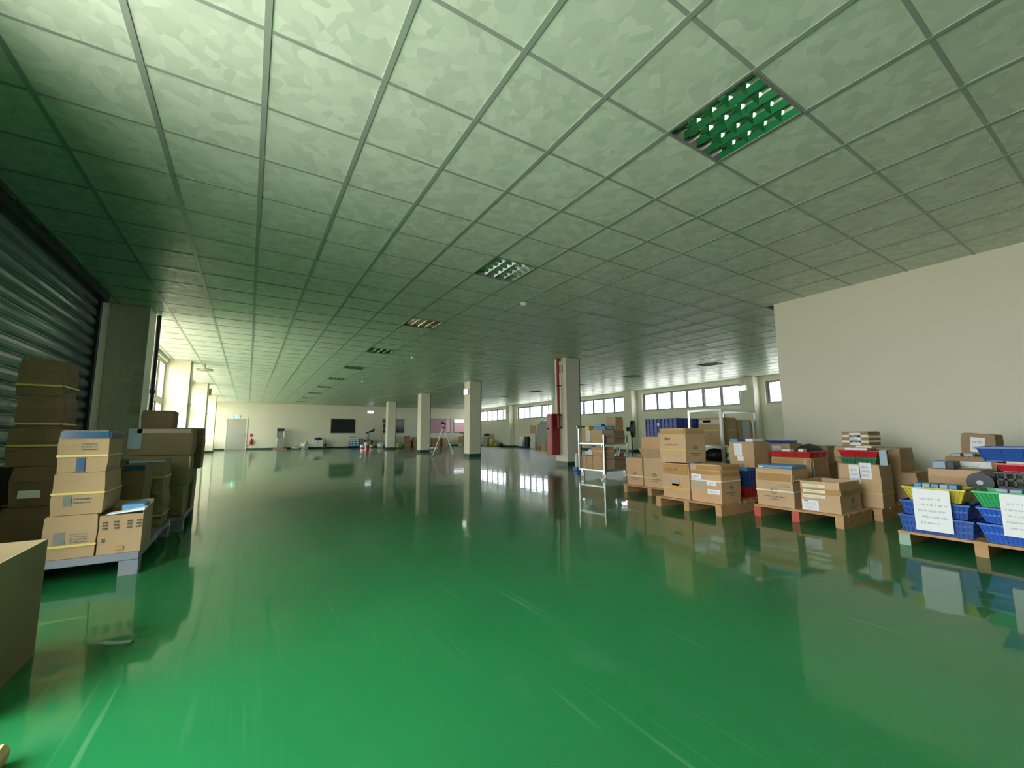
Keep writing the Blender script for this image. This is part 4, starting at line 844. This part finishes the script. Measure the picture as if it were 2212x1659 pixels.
t = thing('drum_fan', 'white round drum fan standing on the far floor', 'fan', (3.72, 27.4, .24), .9); MB().cyl((0, -.12, 0), (0, .14, 0), .22, n=20, cap=False).build('drum', M_STEEL, t, True); MB().ring((0, -.12, 0), .19, .235, 'y', 24, .03).build('front_ring', M_WHITE, t); MB().cyl((0, -.10, 0), (0, -.06, 0), .18, n=20).build('grille', M_WHITE, t, True); MB().box(-.2, .2, -.1, .1, -.24, -.2).build('foot', M_STEEL, t)
t = thing('dark_stand', 'low dark stand under the white boxes at the far wall', 'stand', (4.42, 28.1, 0)); MB().box(-.48, .48, -.2, .2, .09, .12).build('deck', M_SKIRT, t)
for x in (-.42, 0, .42): MB().box(x-.04, x+.04, -.18, .18, 0, .09).build('foot', M_SKIRT, t)
for i in range(3): tag(MB().box(3.96+i*.31, 4.255+i*.31, 27.93, 28.25, .1205, .335).build('white_box', M_WHITE, bevel=.006), ['left', 'middle', 'right'][i] + ' white box of the bottom row at the far wall', 'box', 'white boxes at the far wall')
for i in range(2): tag(MB().box(4.27+i*.31, 4.565+i*.31, 27.93, 28.25, .3355, .55).build('white_box', M_CREAMTAPE if i else M_WHITE, bevel=.006), ['left', 'right'][i] + ' white box of the top row at the far wall', 'box', 'white boxes at the far wall')
t = thing('blue_basin', 'dark blue round basin on the white boxes', 'basin', (4.58, 28.08, .5505)); MB().lathe([(.18, 0), (.24, .13), (.25, .14), (.22, .13), (.16, .02)], 20).build('bowl', M_BLUE2, t, True); MB().blob((0, 0, .12), .2, .15, .07, 12, 6, .15).build('contents', M_DARK, t, True)
tag(MB().lathe([(.07, 0), (.09, .33), (.085, .33), (.065, .02)], 12, (4.98, 27.95, 0)).build('black_bin', M_BLACK, None, True), 'black bin right of the white boxes', 'bin')
t = thing('dark_dolly', 'low dark dolly under the blue and white boxes', 'dolly', (6.83, 28.05, 0)); MB().box(-.36, .36, -.2, .2, .08, .12).build('deck', M_BLACK, t)
for x in (-.3, .3):
    for y in (-.15, .15): MB().cyl((x-.02, y, .04), (x+.02, y, .04), .04, n=12).build('wheel', M_BLACK, t)
for r in range(3):
    for c_ in range(3):
        t = thing('blue_carton', '%s blue carton with white label, %s row of the far wall stack' % (('left', 'middle', 'right')[c_], ('bottom', 'middle', 'top')[r]), 'box', (6.62+c_*.21, 28.05, .1205+r*.165), 0, 'blue cartons at the far wall')
        MB().box(-.1, .1, -.14, .14, 0, .16).build('body', M_LBLUE if r < 2 else M_PBLUE, t, bevel=.004); MB().box(-.06, .06, -.143, -.14, .05, .12).build('white_label', M_PAPER, t)
tag(MB().box(6.53, 7.05, 27.92, 28.2, .6165, .70).build('flat_white_box', M_WHITE, bevel=.006), 'flat white box on the blue cartons', 'box')
tag(MB().box(6.53, 6.9, 27.92, 28.2, .7005, .78).build('flat_blue_box', M_PBLUE, bevel=.006), 'flat pale blue box topmost on the blue cartons', 'box')
t = thing('sewing_machine_stand', 'dark machine with a tilted arm and pale blue cloth at the far wall', 'machine', (7.75, 27.9, 0))
MB().box(-.28, .28, -.2, .2, .50, .56).build('table', M_FRAME, t)
for x in (-.24, .24): MB().box(x-.02, x+.02, -.16, .16, 0, .50).build('leg', M_BLACK, t)
MB().hexa([(-.2, -.05, .95), (.3, -.05, 1.12), (.3, .05, 1.12), (-.2, .05, .95)], [(-.2, -.05, 1.03), (.28, -.05, 1.25), (.28, .05, 1.25), (-.2, .05, 1.03)]).build('arm', M_BLACK, t); MB().box(-.06, .06, -.06, .06, .56, 1.0).build('column', M_DARK, t); MB().cyl((.29, 0, 1.1), (.36, 0, 1.32), .06).build('lamp_head', M_BLACK, t, True)
MB().hexa([(-.12, -.1, .60), (.10, -.1, .60), (.10, -.07, .60), (-.12, -.07, .60)], [(-.06, -.1, 1.04), (.10, -.1, 1.04), (.10, -.07, 1.04), (-.06, -.07, 1.04)]).build('pale_cloth', M_PBLUE, t)
tag(MB().box(7.22, 7.45, 27.9, 28.2, 0, .62).build('grey_bin', M_FRAME, bevel=.01), 'dark grey box between the blue cartons and the machine', 'box')
def bucket(label, x, y, r, h, m, band=None):
    t = thing('bucket', label, 'bucket', (x, y, 0)); MB().lathe([(r*.88, 0), (r, h), (r*1.05, h), (r*1.05, h+.012), (r*.2, h+.014)], 18).build('pail', m, t, True)
    if band: MB().lathe([(r*.955, h*.42), (r*.985, h*.62)], 18).build('band', band, t, True)
    MB().ring((0, 0, h*.9), r*1.0, r*1.07, 'x', 18, .006).build('bail_handle', M_ALU, t)
bucket('white bucket with a red band on the far floor', 5.88, 21.2, .13, .33, M_WHITE, M_RED)
bucket('dark red bucket right of the red-banded one', 6.22, 21.5, .10, .30, M_RED)
bucket('cream bucket right of the dark red one', 6.52, 22.0, .11, .30, M_CREAMTAPE, M_RED)
bucket('tall white bucket behind the red-banded one', 6.42, 22.8, .11, .44, M_WHITE)
def heap(name, label, cat, x, y, rx, ry, h, m, jit=.12):
    o = MB().blob((0, 0, h*.44), rx, ry, h*.55, 14, 8, jit).build(name, m, None, True); o.location = (x, y, 0); return tag(o, label, cat)
heap('white_bag', 'round white bag on the floor left of the last column', 'bag', 8.42, 27.3, .2, .2, .36, M_WHITE)
heap('blue_sack', 'dark blue sack behind the last column', 'sack', 8.75, 26.6, .16, .18, .62, M_BLUE2)
t = heap('beige_bag', 'beige bag on the dark blue sack', 'bag', 8.8, 26.9, .16, .14, .30, K[0]); t.location.z = .62
t = thing('grey_shelf_rack', 'tall grey lattice rack behind the last column', 'rack', (8.9, 27.9, 0))
for x in (-.2, .2): MB().box(x-.02, x+.02, -.15, .15, 0, 1.75).build('upright', M_STEEL, t)
for z in (.5, .95, 1.3, 1.65): MB().box(-.18, .18, -.15, .15, z, z+.04).build('shelf', M_STEEL, t)
heap('green_bag', 'light green bag right of the last column', 'bag', 9.1, 25.2, .24, .2, .36, pmat('light_green_bag', (.22, .36, .12), .6))
heap('white_cloth', 'pale cloth lying flat right of the third column', 'cloth', 9.95, 21.3, .26, .2, .16, M_WHITE, .2)
heap('green_white_bag', 'small green and white bag left of the second column', 'bag', 13.3, 24.8, .12, .12, .30, pmat('pale_green_bag', (.35, .50, .33), .6))
for i, (x, y, w, h, k, z) in enumerate(((10.55, 27.9, .42, .55, 2, 0), (11.15, 27.9, .48, .40, 2, 0), (10.5, 27.95, .36, .25, 2, .5575), (11.18, 27.95, .40, .30, 1, .4075), (12.75, 28.0, .62, .62, 2, 0), (13.45, 28.0, .46, .60, 1, 0), (15.0, 27.9, .55, .72, 1, 0), (15.6, 27.9, .45, .66, 2, 0), (13.85, 15.5, .34, .38, 3, 0), (14.3, 16.5, .40, .22, 2, 0))):
    carton(['left lower carton in the far brown pile', 'right lower carton in the far brown pile', 'left upper carton in the far brown pile', 'right upper carton in the far brown pile', 'wide brown carton below the pink window', 'brown carton right of it below the pink window', 'tall brown carton left of the second column at the far wall', 'dark carton behind the second column at the far wall', 'kraft carton on the floor left of the red cabinet', 'low carton on the floor behind the kraft one'][i], x-w/2, x+w/2, y-.2, y+.2, z, z+h, k, tape='', rz=random.uniform(-.15, .15) if z == 0 else 0)
t = thing('desk_lamp', 'dark flat lamp on the tall far carton', 'lamp', (15.0, 27.9, .7275)); MB().lathe([(.08, 0), (.08, .02), (.015, .03), (.012, .25)], 12).build('stand', M_BLACK, t); MB().box(-.28, .28, -.05, .05, .25, .28).build('lamp_head', M_BLACK, t)
t = thing('grey_cabinet', 'grey cabinet in the far right corner', 'cabinet', (15.85, 25.6, 0)); MB().box(-.2, .2, -.3, .3, 0, .74).build('body', M_STEEL, t, bevel=.006); MB().box(-.21, -.2, -.27, .27, .05, .70).build('door', M_STEEL, t)
heap('yellow_bag', 'yellow sack right of the far grey cabinet', 'sack', 15.9, 24.9, .18, .2, .62, M_YEL)
t = heap('dark_machine', 'dark covered machine on the far grey cabinet', 'machine', 15.85, 25.6, .2, .3, .26, M_DARK, .05); t.location.z = .745
heap('red_sack', 'low reddish sack on the floor in the far right corner', 'sack', 15.9, 24.3, .16, .2, .26, K[3])
heap('dark_sack', 'low dark sack on the floor by the far right wall', 'sack', 15.95, 23.7, .16, .2, .3, M_DARK)
tag(MB().box(15.5, 15.56, 26.7, 27.1, 0, 1.75).build('leaning_board', M_FRAME), 'tall grey board leaning in the far right corner', 'board')
t = thing('steel_cabinet', 'pale grey steel cabinet by the right wall', 'cabinet', (15.9, 19.3, 0)); MB().box(-.25, .25, -.28, .28, 0, .92).build('body', M_WALL, t, bevel=.006); MB().box(-.26, -.25, -.25, .25, .06, .88).build('door', M_WALL, t); MB().box(-.275, -.26, .16, .19, .45, .58).build('handle', M_BLACK, t)
tag(MB().box(15.75, 16.05, 20.0, 20.35, 0, .72).build('dark_cabinet', M_DARK, bevel=.006), 'narrow dark cabinet left of the pale steel one', 'cabinet')
heap('white_sack', 'white sack on the floor left of the dark cabinet', 'sack', 15.8, 20.8, .2, .22, .72, M_WHITE)
o = MB().hexa([(-.14, -.14, 0), (.14, -.14, 0), (.14, .14, 0), (-.14, .14, 0)], [(-.18, -.2, .52), (.12, -.18, .50), (.16, .2, .54), (-.14, .18, .50)]).build('paper_sack', K[0]); o.location = (15.85, 19.5, .9205); tag(o, 'brown paper sack on the pale steel cabinet', 'sack')
t = thing('wrapped_cabinet', 'tall grey film-wrapped cabinet left of the red cabinet', 'cabinet', (15.85, 18.2, 0)); MB().box(-.3, .3, -.45, .45, 0, 1.45).build('body', M_STEEL, t, bevel=.008); MB().blob((0, .1, 1.50), .3, .35, .22, 14, 8, .1).build('plastic_film', M_PBLUE, t, True)
tag(MB().box(15.3, 15.7, 19.6, 20.3, 0, .12).build('blue_crate_flat', M_BLUE2, bevel=.006), 'flat dark blue tray on the floor by the right wall', 'tray')

for o in C.objects:
    if o.name.split('.')[0] in ('writing', 'print'): o['kind'] = 'stuff'
